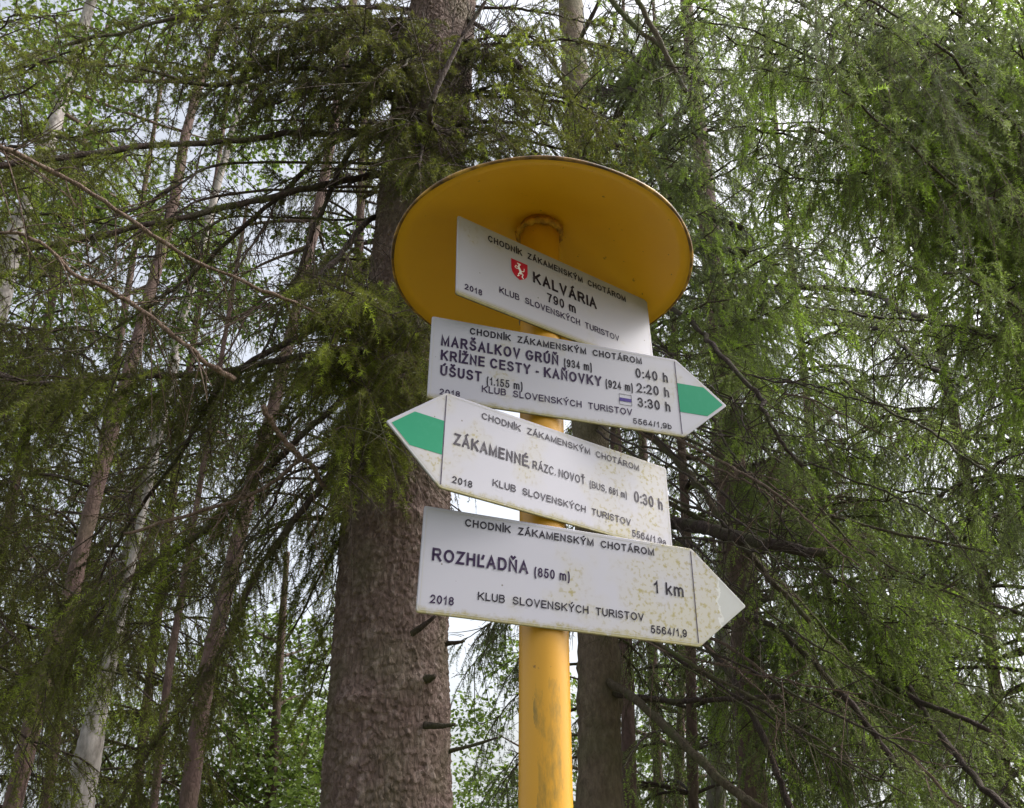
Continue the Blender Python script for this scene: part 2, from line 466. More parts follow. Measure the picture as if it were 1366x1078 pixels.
def ribbon(pts, w):
    pts = np.asarray(pts, float)
    dd = np.diff(pts, axis=0)
    keep = np.r_[True, np.hypot(*dd.T) > 1e-7]
    pts = pts[keep]
    closed = len(pts) > 3 and np.hypot(*(pts[0] - pts[-1])) < 1e-6
    t = np.diff(pts, axis=0)
    t /= np.hypot(t[:, 0], t[:, 1])[:, None]
    nn = np.stack([-t[:, 1], t[:, 0]], -1)
    na, nb = np.vstack([nn[:1], nn]), np.vstack([nn, nn[-1:]])
    if closed:
        na[0], nb[-1] = nn[-1], nn[0]
    mi = na + nb
    mi /= np.maximum(np.hypot(mi[:, 0], mi[:, 1]), 1e-6)[:, None]
    co = np.maximum((mi * na).sum(1), 0.42)
    off = mi * (w / 2 / co)[:, None]
    if not closed:
        pts = pts.copy()
        pts[0] -= t[0] * w / 2
        pts[-1] += t[-1] * w / 2
    k = len(pts)
    v = np.vstack([pts + off, pts - off])
    q = np.stack([np.arange(k - 1), np.arange(k - 1) + k, np.arange(1, k) + k, np.arange(1, k)], -1)
    return v, q
def text_strokes(txt, u0, u1, v0, h, wt):
    """strokes of a line of text filling u0..u1 with cap height h and stroke width wt*h"""
    h *= 1.06
    w = wt * 1.12 * h
    gap = 0.07 + wt * 0.55
    adv = []
    for ch in txt:
        adv.append(0.42 if ch == ' ' else G[ch][0] + gap)
    tot = sum(adv) - (gap if txt[-1] != ' ' else 0)
    k = (u1 - u0) / (tot * h)
    x, out = u0, []
    for ch, a in zip(txt, adv):
        if ch != ' ':
            gw = G[ch][0] * h * k
            for st in G[ch][1]:
                p = np.array(st, float)
                q = np.empty_like(p)
                q[:, 0] = x + w / 2 + p[:, 0] * max(gw - w, 1e-5)
                q[:, 1] = v0 + w / 2 + p[:, 1] * (h - w)
                out.append(ribbon(q, w))
        x += a * h * k
    return out

# ------------------------------------------------------------------ the four signs
def sign_mat(name, algae, spots, peel, seed):
    mm, n, b = mat(name)
    tc = node(n, 'ShaderNodeTexCoord')
    mp = node(n, 'ShaderNodeMapping')
    mp.inputs['Location'].default_value = (seed * 3.1, seed * 1.7, 0)
    n.links.new(tc.outputs['Object'], mp.inputs[0])
    s = node(n, 'ShaderNodeSeparateXYZ')
    n.links.new(tc.outputs['Object'], s.inputs[0])
    x, z = s.outputs['X'], s.outputs['Z']
    a = noise(n, 9, 4, 0.6, mp.outputs[0])
    c = mixc(n, math_(n, 'MULTIPLY', a.outputs[0], 0.6), (0.385, 0.372, 0.425), (0.345, 0.334, 0.368))
    # algae along the lower edge
    e = noise(n, 70, 5, 0.7, mp.outputs[0])
    ed = math_(n, 'SUBTRACT', math_(n, 'ADD', z, 0.075), math_(n, 'MULTIPLY', math_(n, 'SUBTRACT', e.outputs[0], 0.38), 0.028 * algae))
    er = ramp(n, ed, [(0.0, (0.85,) * 3), (0.006, (0.0,) * 3)])
    g = mixc(n, noise(n, 150, 3, 0.5, mp.outputs[0]).outputs[0], (0.15, 0.125, 0.03), (0.34, 0.29, 0.10))
    c = mixc(n, er.outputs[0], c, g)
    # scattered lichen specks inside cloudy patches
    pz = noise(n, 10, 3, 0.5, mp.outputs[0])
    pa = math_(n, 'ADD', pz.outputs[0], math_(n, 'MULTIPLY', x, 0.9 * peel))
    sp = noise(n, 130, 3, 0.55, mp.outputs[0])
    sv = math_(n, 'MULTIPLY', ramp(n, pa, [(0.60 - 0.10 * spots, (0,) * 3), (0.74 - 0.10 * spots, (1,) * 3)]).outputs[0],
               ramp(n, sp.outputs[0], [(0.52, (0,) * 3), (0.64, (0.9,) * 3)]).outputs[0])
    c = mixc(n, sv, c, (0.21, 0.17, 0.035))
    c = mixc(n, math_(n, 'MULTIPLY', ramp(n, pa, [(0.58 - 0.10 * spots, (0,) * 3), (0.80 - 0.10 * spots, (1,) * 3)]).outputs[0], 0.45), c, (0.38, 0.34, 0.19))
    # dark fly specks
    v = node(n, 'ShaderNodeTexVoronoi')
    v.inputs['Scale'].default_value = 42
    n.links.new(mp.outputs[0], v.inputs['Vector'])
    vs = node(n, 'ShaderNodeSeparateColor')
    n.links.new(v.outputs['Color'], vs.inputs[0])
    dot = math_(n, 'MULTIPLY', math_(n, 'LESS_THAN', v.outputs['Distance'], 0.055), math_(n, 'LESS_THAN', vs.outputs[0], 0.35))
    c = mixc(n, math_(n, 'MULTIPLY', dot, 0.7), c, (0.09, 0.07, 0.03))
    if peel > 0.5:                           # dull patch where the film peels at the tip
        pn = noise(n, 16, 5, 0.6, mp.outputs[0])
        px_ = math_(n, 'ADD', x, math_(n, 'MULTIPLY', math_(n, 'SUBTRACT', pn.outputs[0], 0.5), 0.10))
        m1 = math_(n, 'GREATER_THAN', px_, 0.206)
        m2 = math_(n, 'GREATER_THAN', px_, 0.2105)
        c = mixc(n, math_(n, 'MULTIPLY', m1, 0.7), c, (0.50, 0.50, 0.50))
        c = mixc(n, math_(n, 'MULTIPLY', m2, 0.75), c, (0.335, 0.335, 0.325))
    n.links.new(c, b.inputs['Base Color'])
    b.inputs['Roughness'].default_value = 0.5
    b.inputs['Specular IOR Level'].default_value = 0.25
    return mm
def flat_mat(name, c, rough=0.4, wear=0.25, dark=(0.3, 0.28, 0.3)):
    mm, n, b = mat(name)
    tc = node(n, 'ShaderNodeTexCoord')
    a = noise(n, 90, 4, 0.6, tc.outputs['Object'])
    r = ramp(n, a.outputs[0], [(0.5, (0,) * 3), (0.75, (wear,) * 3)])
    n.links.new(mixc(n, r.outputs[0], c, dark), b.inputs['Base Color'])
    b.inputs['Roughness'].default_value = rough
    b.inputs['Specular IOR Level'].default_value = 0.15
    return mm
M['ink'] = flat_mat('black_ink', (0.014, 0.010, 0.018))
M['ink_violet'] = flat_mat('violet_black_ink', (0.024, 0.011, 0.040))
M['ink_grey'] = flat_mat('faded_ink', (0.045, 0.036, 0.050), wear=0.45)
M['stripe'] = flat_mat('green_stripe', (0.006, 0.205, 0.105), wear=0.12, dark=(0.05, 0.3, 0.2))
M['line'] = flat_mat('thin_grey_line', (0.40, 0.38, 0.35))
M['red'] = flat_mat('emblem_red', (0.42, 0.012, 0.030), wear=0.1)
M['white'] = flat_mat('emblem_white', (0.80, 0.78, 0.78), wear=0.1)
M['blue'] = flat_mat('violet_blue', (0.050, 0.030, 0.170), wear=0.1)
M['edge'] = flat_mat('dirty_plate_edge', (0.05, 0.035, 0.03), 0.7)

RP, OFF = 0.033, 0.008
FX, FLEAN = 0.03489, 0.01384
SG = [(0.62276, -0.00049, -0.02073, 0.84247), (0.30808, -0.01987, -0.06585, 0.67630),
      (0.59631, -0.03870, 0.02689, 0.50908), (0.36682, -0.03964, -0.06207, 0.34726)]
ARW = 0.08814
DIM = [(0.41926, 0.15760), (0.51379, 0.14883), (0.51234, 0.14967), (0.51062, 0.14864)]
TIPV = [0, -0.00111, 0, -0.00414]
def sign_frame(i):
    yaw, t, u0, z = SG[i]
    ex = np.array([math.cos(yaw), math.sin(yaw), 0])
    n = np.array([math.sin(yaw), -math.cos(yaw), 0])
    c, s = math.cos(t), math.sin(t)
    e1 = c * ex + s * np.array([0, 0, 1.0])
    e2 = -s * ex + c * np.array([0, 0, 1.0])
    o = np.array([FX + FLEAN * z, 1.17682, EYE[2] + z]) + n * (RP + OFF) - u0 * ex
    return o, e1, e2, n
class Sign:
    def __init__(s, i, label, smat):
        s.i = i
        s.o, s.e1, s.e2, s.n = sign_frame(i)
        L, H = DIM[i]
        A = ARW
        if i == 0:
            pl = [(-L/2, -H/2), (L/2, -H/2), (L/2, H/2), (-L/2, H/2)]
        elif i == 2:
            pl = [(-L/2 + A, -H/2), (L/2, -H/2), (L/2, H/2), (-L/2 + A, H/2), (-L/2, TIPV[i])]
        else:
            pl = [(-L/2, -H/2), (L/2 - A, -H/2), (L/2, TIPV[i]), (L/2 - A, H/2), (-L/2, H/2)]
        s.poly = np.array(pl)
        e = bpy.data.objects.new('trail_sign', None)
        COL.objects.link(e)
        mw = Matrix.Identity(4)
        for k in range(3):
            mw[k][0], mw[k][1], mw[k][2], mw[k][3] = s.e1[k], -s.n[k], s.e2[k], s.o[k]
        e.matrix_world = mw            # local x along the sign, z up, -y towards the reader
        e['label'], e['category'], e['group'] = label, 'sign', 'white trail signs on the yellow post'
        s.e = e
        # plate with softened corners and a small rounded front edge
        def inset(poly, dist):
            p = np.asarray(poly)
            d1 = p - np.roll(p, 1, 0); d1 /= np.hypot(*d1.T)[:, None]
            d2 = np.roll(p, -1, 0) - p; d2 /= np.hypot(*d2.T)[:, None]
            n1 = np.stack([-d1[:, 1], d1[:, 0]], -1); n2 = np.stack([-d2[:, 1], d2[:, 0]], -1)
            mi = n1 + n2; mi /= np.hypot(*mi.T)[:, None]
            return p + mi * (dist / (mi * n1).sum(1))[:, None]
        def rounded(poly, r):
            p = np.asarray(poly); out = []
            k = len(p)
            for a in range(k):
                p0, p1, p2 = p[a - 1], p[a], p[(a + 1) % k]
                q0 = p1 + (p0 - p1) / np.hypot(*(p0 - p1)) * r
                q2 = p1 + (p2 - p1) / np.hypot(*(p2 - p1)) * r
                for t in np.linspace(0, 1, 5):
                    out.append((1-t)**2 * q0 + 2*t*(1-t) * p1 + t*t * q2)
            return np.array(out)
        s.inset = lambda dist: inset(s.poly, dist)
        rings = [(rounded(inset(s.poly, 0.0006), 0.004), 0.004), (rounded(s.poly, 0.004), 0.0022), (rounded(s.poly, 0.004), 0.0008), (rounded(inset(s.poly, 0.0010), 0.004), 0.0)]
        k = len(rings[0][0])
        v = np.vstack([np.c_[r[:, 0], np.full(k, y), r[:, 1]] for r, y in rings])
        mb = MB()
        mb.v.append(v.astype(np.float32)); mb.n = len(v)
        me = bpy.data.meshes.new('panel')
        F = []
        for a in range(3):
            for bb in range(k):
                F.append((a*k + bb, (a+1)*k + bb, (a+1)*k + (bb+1) % k, a*k + (bb+1) % k))
        F.append(tuple(range(3*k, 4*k)))
        F.append(tuple(range(k - 1, -1, -1)))
        me.from_pydata(v.tolist(), [], F)
        me.materials.append(smat); me.materials.append(M['edge'])
        for pi, pol in enumerate(me.polygons):
            pol.material_index = 1 if (pi < k or pi == len(me.polygons) - 1) else 0
        o = bpy.data.objects.new('panel', me); COL.objects.link(o); o.parent = e
        # printed outline near the edge
        ins = inset(s.poly, 0.0045)
        loop = np.vstack([rounded(ins, 0.003), rounded(ins, 0.003)[:1]])
        s.part('outline', [ribbon(loop, 0.0007)], M['line'], 0.00025)
    def uv(s, px, py):                 # photo pixel -> sign plane
        r = ray(px, py)
        t = np.dot(s.o - EYE, s.n) / np.dot(r, s.n)
        q = EYE + r * t - s.o
        return np.dot(q, s.e1), np.dot(q, s.e2)
    def part(s, name, strokes, material, lift=0.0004):
        mb = MB()
        for k, (v, q) in enumerate(strokes):
            p = np.c_[v[:, 0], np.full(len(v), -lift - 0.00002 * (k % 12)), v[:, 1]]
            q = np.asarray(q)
            if q.shape[1] == 4:
                mb.add(p, quads=q)
            else:
                mb.add(p, tris=q)
        me = mb.build(name, material)
        me.parent = s.e
        return me
    def text(s, txt, bl, br, hpx, wt, material='ink', name='lettering'):
        u0, v0 = s.uv(*bl)
        u1, v1 = s.uv(*br)
        ut, vt = s.uv(bl[0], bl[1] - hpx)
        h = vt - v0
        return s.part(name, text_strokes(txt, u0, u1, (v0 + v1) / 2, h, wt), M[material], 0.0006)
    def poly_part(s, name, pts, material, lift=0.0004):
        pts = np.asarray(pts)
        tri = [(0, k, k + 1) for k in range(1, len(pts) - 1)]
        return s.part(name, [(pts, tri)], material, lift)
    def bracket(s):                    # the clamp strap behind the plate
        mb = MB()
        c = s.o + s.e1 * 0
        u0 = SG[s.i][2]
        a = np.linspace(0, 2 * np.pi, 33)
        for dz in (-0.035, 0.035):
            z = s.o[2] + dz - EYE[2]
            ax = axis(z)
            pts = np.stack([ax[0] + 0.0358 * np.cos(a), ax[1] + 0.0358 * np.sin(a), np.full(33, ax[2])], -1)
            loc = (pts - s.o) @ np.stack([s.e1, -s.n, s.e2]).T
            tube(mb, loc, 0.0015, 6, cap=False)
        bk = np.array([axis(s.o[2] - EYE[2] + dz) - s.n * 0.0375 for dz in (-0.045, 0.045)])
        tube(mb, (bk - s.o) @ np.stack([s.e1, -s.n, s.e2]).T, 0.0025, 6)
        o = mb.build('clamp', M['steel'], smooth=True)
        o.parent = s.e

def clip_band(poly, v0, v1):
    """part of a convex polygon between two v levels"""
    def cut(p, f):
        out = []
        for a, b in zip(p, p[1:] + p[:1]):
            fa, fb = f(a), f(b)
            if fa >= 0:
                out.append(a)
            if fa * fb < 0:
                t = fa / (fa - fb)
                out.append((a[0] + (b[0] - a[0]) * t, a[1] + (b[1] - a[1]) * t))
        return out
    p = [tuple(q) for q in poly]
    p = cut(p, lambda q: q[1] - v0)
    p = cut(p, lambda q: v1 - q[1])
    return p, cut

def arrow(s, sep_top, sep_bot, green=None):
    u0 = (s.uv(*sep_top)[0] + s.uv(*sep_bot)[0]) / 2
    H = DIM[s.i][1]
    s.poly_part('divider', [(u0 - 0.0007, -H/2 + 0.005), (u0 + 0.0007, -H/2 + 0.005), (u0 + 0.0007, H/2 - 0.005), (u0 - 0.0007, H/2 - 0.005)], M['ink_violet'], 0.0008)
    if green:
        vs = [s.uv(*g)[1] for g in green]
        v0, v1 = (vs[2] + vs[3]) / 2, (vs[0] + vs[1]) / 2
        p, cut = clip_band(s.inset(0.0052), v0, v1)
        sg = 1 if s.i != 2 else -1
        p = cut(p, lambda q: sg * (q[0] - u0) - 0.0009)
        s.poly_part('green_stripe', p, M['stripe'], 0.0004)

def signs():
    # 1: the place sign right under the roof
    s = Sign(0, 'rectangular white place sign KALVÁRIA with red shield, topmost, tucked under the yellow roof', sign_mat('sign_white_clean', 0.1, 0.0, 0, 1))
    s.text('CHODNÍK  ZÁKAMENSKÝM  CHOTÁROM', (650.7, 322.5), (834.6, 402.4), 7.6, 0.165)
    s.text('KALVÁRIA', (711, 376.2), (796, 413.2), 13.4, 0.17)
    s.text('790 m', (730, 402.2), (768, 418.8), 11.2, 0.15)
    s.text('2018', (619.6, 388), (643, 393), 7.4, 0.16, 'ink_violet')
    s.text('KLUB  SLOVENSKÝCH  TURISTOV', (666, 391.6), (825.8, 455.2), 7.9, 0.14, 'ink_violet')
    tl, tr, bt = s.uv(681.7, 345.2), s.uv(703.4, 353.2), s.uv(695.4, 374.6)
    w = tr[0] - tl[0]; tpv = (tl[1] + tr[1]) / 2; h = tpv - bt[1]
    cx = (tl[0] + tr[0]) / 2
    sh = [(-0.5, 0), (-0.5, -0.5), (-0.44, -0.7), (-0.3, -0.86), (0, -1), (0.3, -0.86), (0.44, -0.7), (0.5, -0.5), (0.5, 0)]
    f = lambda pts: [(cx + x * w, tpv + y * h) for x, y in pts]
    emb = s.poly_part('shield_emblem', f(sh), M['red'], 0.0004)
    # the white rearing animal on the shield, as plain strokes
    an = []
    for pts, ww in (([(-0.02, -0.40), (0.06, -0.52), (0.04, -0.62)], 0.20), ([(-0.02, -0.38), (-0.05, -0.24), (0.02, -0.16)], 0.13), ([(0.02, -0.17), (-0.10, -0.14)], 0.10),
                    ([(-0.04, -0.36), (-0.22, -0.30), (-0.26, -0.36)], 0.06), ([(-0.03, -0.42), (-0.22, -0.44), (-0.28, -0.40)], 0.06),
                    ([(0.04, -0.60), (-0.08, -0.70), (-0.05, -0.78), (-0.12, -0.82)], 0.08), ([(0.08, -0.58), (0.20, -0.66), (0.14, -0.80), (0.22, -0.86)], 0.08),
                    ([(0.10, -0.52), (0.26, -0.46), (0.28, -0.32)], 0.06)):
        an.append(ribbon(f(pts), ww * w * 0.72))
    a = s.part('white_animal', an, M['white'], 0.0007)
    a.parent = emb
    s.bracket()
    # 2: three destinations, points right
    s = Sign(1, 'white arrow sign with three destinations, pointing right to a green stripe, second from top', sign_mat('sign_white_second', 0.7, 0.15, 0, 2))
    s.text('CHODNÍK  ZÁKAMENSKÝM  CHOTÁROM', (626.4, 447.6), (856.2, 484.6), 8.3, 0.165)
    s.text('MARŠALKOV GRÚŇ', (587.8, 462), (745, 486.6), 13.3, 0.165, 'ink_violet')
    s.text('(934 m)', (752.4, 489), (789.6, 495.6), 10.0, 0.13)
    s.text('0:40 h', (848, 503.5), (891.2, 511), 11.9, 0.14)
    s.text('KRÍŽNE CESTY - KAŇOVKY', (587.4, 481), (802.6, 514.9), 13.0, 0.165, 'ink_violet')
    s.text('(924 m)', (808, 516.6), (844.4, 523), 10.0, 0.13)
    s.text('2:20 h', (849.6, 523.4), (893, 530.4), 11.9, 0.14)
    s.text('ÚŠUST', (586.8, 500.8), (642.2, 509.6), 13.0, 0.165, 'ink_violet')
    s.text('(1.155 m)', (649, 513.4), (697, 520.8), 10.0, 0.13)
    s.text('3:30 h', (851, 542.4), (894.6, 550), 11.9, 0.14)
    s.text('2018', (586, 526.2), (613.4, 530.4), 7.6, 0.15, 'ink_violet')
    s.text('KLUB  SLOVENSKÝCH  TURISTOV', (642.6, 524.2), (843.4, 553.8), 8.5, 0.14, 'ink_violet')
    s.text('5564/1,9b', (844.6, 565.4), (896, 573), 7.2, 0.14)
    q = [s.uv(*p) for p in ((825.9, 525.2), (842.1, 528.2), (842.6, 541.9), (826.4, 539.4))]
    u0, u1, v1, v0 = (q[0][0] + q[3][0]) / 2, (q[1][0] + q[2][0]) / 2, (q[0][1] + q[1][1]) / 2, (q[2][1] + q[3][1]) / 2
    box = np.array([(u0, v0), (u1, v0), (u1, v1), (u0, v1), (u0, v0)])
    mk = s.part('trail_mark', [ribbon(box, 0.0007)], M['ink'], 0.0006)
    st = s.poly_part('blue_band', [(u0, v0 + (v1-v0)*0.34), (u1, v0 + (v1-v0)*0.34), (u1, v0 + (v1-v0)*0.66), (u0, v0 + (v1-v0)*0.66)], M['blue'], 0.0005)
    st.parent = mk
    arrow(s, (899.9, 479.3), (909.4, 582.3), ((904.5, 511.5), (942.8, 517.7), (947, 555.5), (908.5, 550)))
    s.bracket()
    # 3: points left
    s = Sign(2, 'white arrow sign pointing left with a green stripe, third from top, faded lettering', sign_mat('sign_white_third', 0.9, 1.25, 0.25, 5))
    s.text('CHODNÍK  ZÁKAMENSKÝM  CHOTÁROM', (642.4, 559.4), (852.4, 628.2), 8.4, 0.15, 'ink_grey')
    s.text('ZÁKAMENNÉ', (605, 592.6), (704.4, 623.4), 14.6, 0.16, 'ink_grey')
    s.text(', RÁZC. NOVOŤ', (704.6, 623.4), (780.4, 647), 10.4, 0.125, 'ink_grey')
    s.text('(BUS, 681 m)', (786.6, 650), (836.2, 665.6), 8.6, 0.125, 'ink_grey')
    s.text('0:30 h', (846.2, 668.8), (884.2, 682), 14.0, 0.13, 'ink_grey')
    s.text('2018', (602.8, 644.8), (629.8, 650.6), 9.0, 0.15)
    s.text('KLUB  SLOVENSKÝCH  TURISTOV', (657, 647.8), (841.4, 702.2), 9.0, 0.14, 'ink_grey')
    s.text('5564/1,9a', (843.3, 715.8), (888.6, 728.4), 8.8, 0.13, 'ink_grey')
    arrow(s, (594.9, 524.6), (588.3, 647.3), ((549.5, 547.8), (592.3, 561.5), (589.5, 606.6), (545.1, 593.4)))
    s.bracket()
    # 4: lowest, points right
    s = Sign(3, 'lowest white arrow sign ROZHĽADŇA pointing right, no green stripe, stained with algae', sign_mat('sign_white_lowest', 1.0, 1.0, 1.0, 9))
    s.text('CHODNÍK  ZÁKAMENSKÝM  CHOTÁROM', (620, 702.6), (872.6, 741.2), 9.6, 0.165)
    s.text('ROZHĽADŇA', (575.8, 748.4), (704.4, 765.4), 16.6, 0.165, 'ink_violet')
    s.text('(850 m)', (712.6, 769), (760, 776), 12.0, 0.14, 'ink_violet')
    s.text('1 km', (872.6, 791), (912.2, 797), 15.6, 0.14)
    s.text('2018', (573.4, 804.6), (605, 808), 11.0, 0.15, 'ink_violet')
    s.text('KLUB  SLOVENSKÝCH  TURISTOV', (637.2, 800.2), (858.8, 829), 10.3, 0.145)
    s.text('5564/1,9', (868.4, 844.4), (916.4, 850.8), 10.0, 0.14)
    arrow(s, (921.2, 731.5), (931.3, 862.2))
    s.bracket()
signs()

# ================================================================== FOREST
RNG = np.random.default_rng(11)
DOWN = np.array([0, 0, -1.0])
NT = [0]
def lod(dist):
    """needle density per metre, length, width at a viewing distance"""
    k = np.clip(dist / 3.0, 0.7, 6)
    return 700 / k ** 1.1, 0.0165 * (1 + 0.16 * (k - 1)), 0.0024 * k ** 0.85

def twig_eval(p0, d, L, g, t):
    return p0 + d * (L * t)[..., None] + DOWN * (g * L * t * t)[..., None]
def twig_tan(d, g, t):
    return nrm(d + DOWN * (2 * g * t)[..., None])
def rperp(T, rng):
    return nrm(np.cross(T, rng.standard_normal(T.shape)))

def needles(mb, base, tan, nl, nw, tint, rng, splay=0.85, upbias=0.12):
    n = len(base)
    q = rperp(tan, rng)
    dr = nrm(tan * 0.6 + q * splay + np.array([0, 0, upbias]))
    L = nl * rng.uniform(0.65, 1.15, n)
    w = nrm(np.cross(dr, rng.standard_normal((n, 3)))) * (nw / 2)
    v = np.stack([base - w, base + w, base + dr * L[:, None]], 1)
    mb.add(v.reshape(-1, 3), tris=np.arange(3 * n).reshape(-1, 3), att=tint, mat=0)
    NT[0] += n

def strands(mb, p0, d, L, g, r, nseg, mat=1):
    """many thin curved twigs as three-sided tubes"""
    n = len(p0)
    t = np.linspace(0, 1, nseg + 1)
    c = p0[:, None] + d[:, None] * (L[:, None] * t)[..., None] + DOWN * (g[:, None] * L[:, None] * t * t)[..., None]
    T = nrm(np.gradient(c, axis=1))
    A = nrm(np.cross(T, np.array([0.31, 0.9, 0.27])))
    B = np.cross(T, A)
    rr = (r[:, None] if np.ndim(r) else r) * (1 - 0.65 * t)[None, :] * np.ones((n, 1))
    ring = [c + rr[..., None] * (math.cos(a) * A + math.sin(a) * B) for a in (0, 2.094, 4.189)]
    v = np.stack(ring, 2)              # n, nseg+1, 3, 3
    idx = np.arange(n * (nseg + 1) * 3).reshape(n, nseg + 1, 3)
    q = []
    for k in range(3):
        k2 = (k + 1) % 3
        q.append(np.stack([idx[:, :-1, k], idx[:, :-1, k2], idx[:, 1:, k2], idx[:, 1:, k]], -1).reshape(-1, 4))
    mb.add(v.reshape(-1, 3), quads=np.concatenate(q), att=0.5, mat=mat)

def spray(mb, path, s0, lat, step, droop, hang, tint, rng, dens=1.0, fresh=0.3, side=(-1, 1), end=True):
    """needled laterals and hanging twigs along the outer part of a limb"""
    path = np.asarray(path)
    seg = np.linalg.norm(np.diff(path, axis=0), axis=1)
    S_ = np.r_[0, np.cumsum(seg)]
    Lt = S_[-1]
    dist = np.linalg.norm(path.mean(0) - EYE)
    nd, nl, nw = lod(dist)
    nd *= dens
    step = step * np.clip(dist / 3.5, 0.8, 3)
    s = np.arange(s0 * Lt, Lt, step)
    s = np.clip(s + rng.uniform(-0.4, 0.4, len(s)) * step, 0, Lt)
    s = np.repeat(s, len(side))
    sd = np.tile(np.array(side, float), len(s) // len(side))
    p = np.stack([np.interp(s, S_, path[:, k]) for k in range(3)], -1)
    Tn = nrm(np.gradient(path, axis=0))
    T = nrm(np.stack([np.interp(s, S_, Tn[:, k]) for k in range(3)], -1))
    sv = nrm(np.cross(T, np.array([0, 0, 1.0])))
    a = np.radians(rng.uniform(30, 70, len(s)))
    d = nrm(T * np.cos(a)[:, None] + sv * (sd * np.sin(a))[:, None] + np.array([0, 0, 1.0]) * rng.uniform(-0.45, 0.2, len(s))[:, None])
    x = (s - s0 * Lt) / max(Lt - s0 * Lt, 1e-6)
    L = lat * np.clip(0.35 + 1.2 * (1 - x) ** 0.7, 0.2, 1.0) * np.clip(0.45 + 3 * x, 0, 1) * rng.uniform(0.45, 1.15, len(s))
    g = droop * rng.uniform(0.4, 1.4, len(s))
    if end:                            # the limb's own tip
        p = np.vstack([p, path[-1:]]); d = np.vstack([d, Tn[-1:]]); L = np.r_[L, lat * 0.6]; g = np.r_[g, droop * 0.6]
    n = len(p)
    strands(mb, p, d, L, g, 0.0016 * np.clip(dist / 3, 1, 3), 4)
    # second order twigs
    k = np.maximum(3, (L / (0.022 * np.clip(dist / 3, 0.8, 2.6))).astype(int))
    I = np.repeat(np.arange(n), k)
    t = rng.uniform(0.12, 1.0, len(I))
    p1 = twig_eval(p[I], d[I], L[I], g[I], t)
    T1 = twig_tan(d[I], g[I], t)
    q = rperp(T1, rng)
    q[:, 2] *= 0.3
    d1 = nrm(T1 * 0.75 + q * 0.75 + DOWN * (hang * rng.uniform(0.2, 1.6, len(I)))[:, None])
    L1 = rng.uniform(0.06, 0.13, len(I)) * (1.35 - 0.95 * t) * (1 + 1.3 * hang * rng.random(len(I)) ** 2) * np.clip(lat / 0.3, 0.6, 1.4)
    g1 = rng.uniform(0.1, 0.5, len(I))
    strands(mb, p1, d1, L1, g1, 0.0009 * np.clip(dist / 3, 1, 3), 2)
    ti = tint + rng.normal(0, 0.07, n)
    yl = rng.random(n) < fresh * 0.55
    young = np.where(yl[I], rng.random(len(I)) < 0.9, rng.random(len(I)) < fresh * 0.35)
    tb = ti[I] + rng.normal(0, 0.05, len(I))
    m = np.maximum(3, (L1 * nd).astype(int))
    J = np.repeat(np.arange(len(I)), m)
    u = rng.uniform(0.02, 1.0, len(J))
    b = twig_eval(p1[J], d1[J], L1[J], g1[J], u)
    tn = twig_tan(d1[J], g1[J], u)
    tt = tb[J] + np.where(young[J] & (u > 0.30), 0.36, 0.0) + rng.normal(0, 0.05, len(J))
    needles(mb, b, tn, nl, nw, np.clip(tt, 0, 1), rng)
    m = np.maximum(3, (L * nd * 0.7).astype(int))
    J = np.repeat(np.arange(n), m)
    u = rng.uniform(0.25, 1.0, len(J))
    needles(mb, twig_eval(p[J], d[J], L[J], g[J], u), twig_tan(d[J], g[J], u), nl, nw, np.clip(ti[J] + rng.normal(0, 0.05, len(J)), 0, 1), rng)

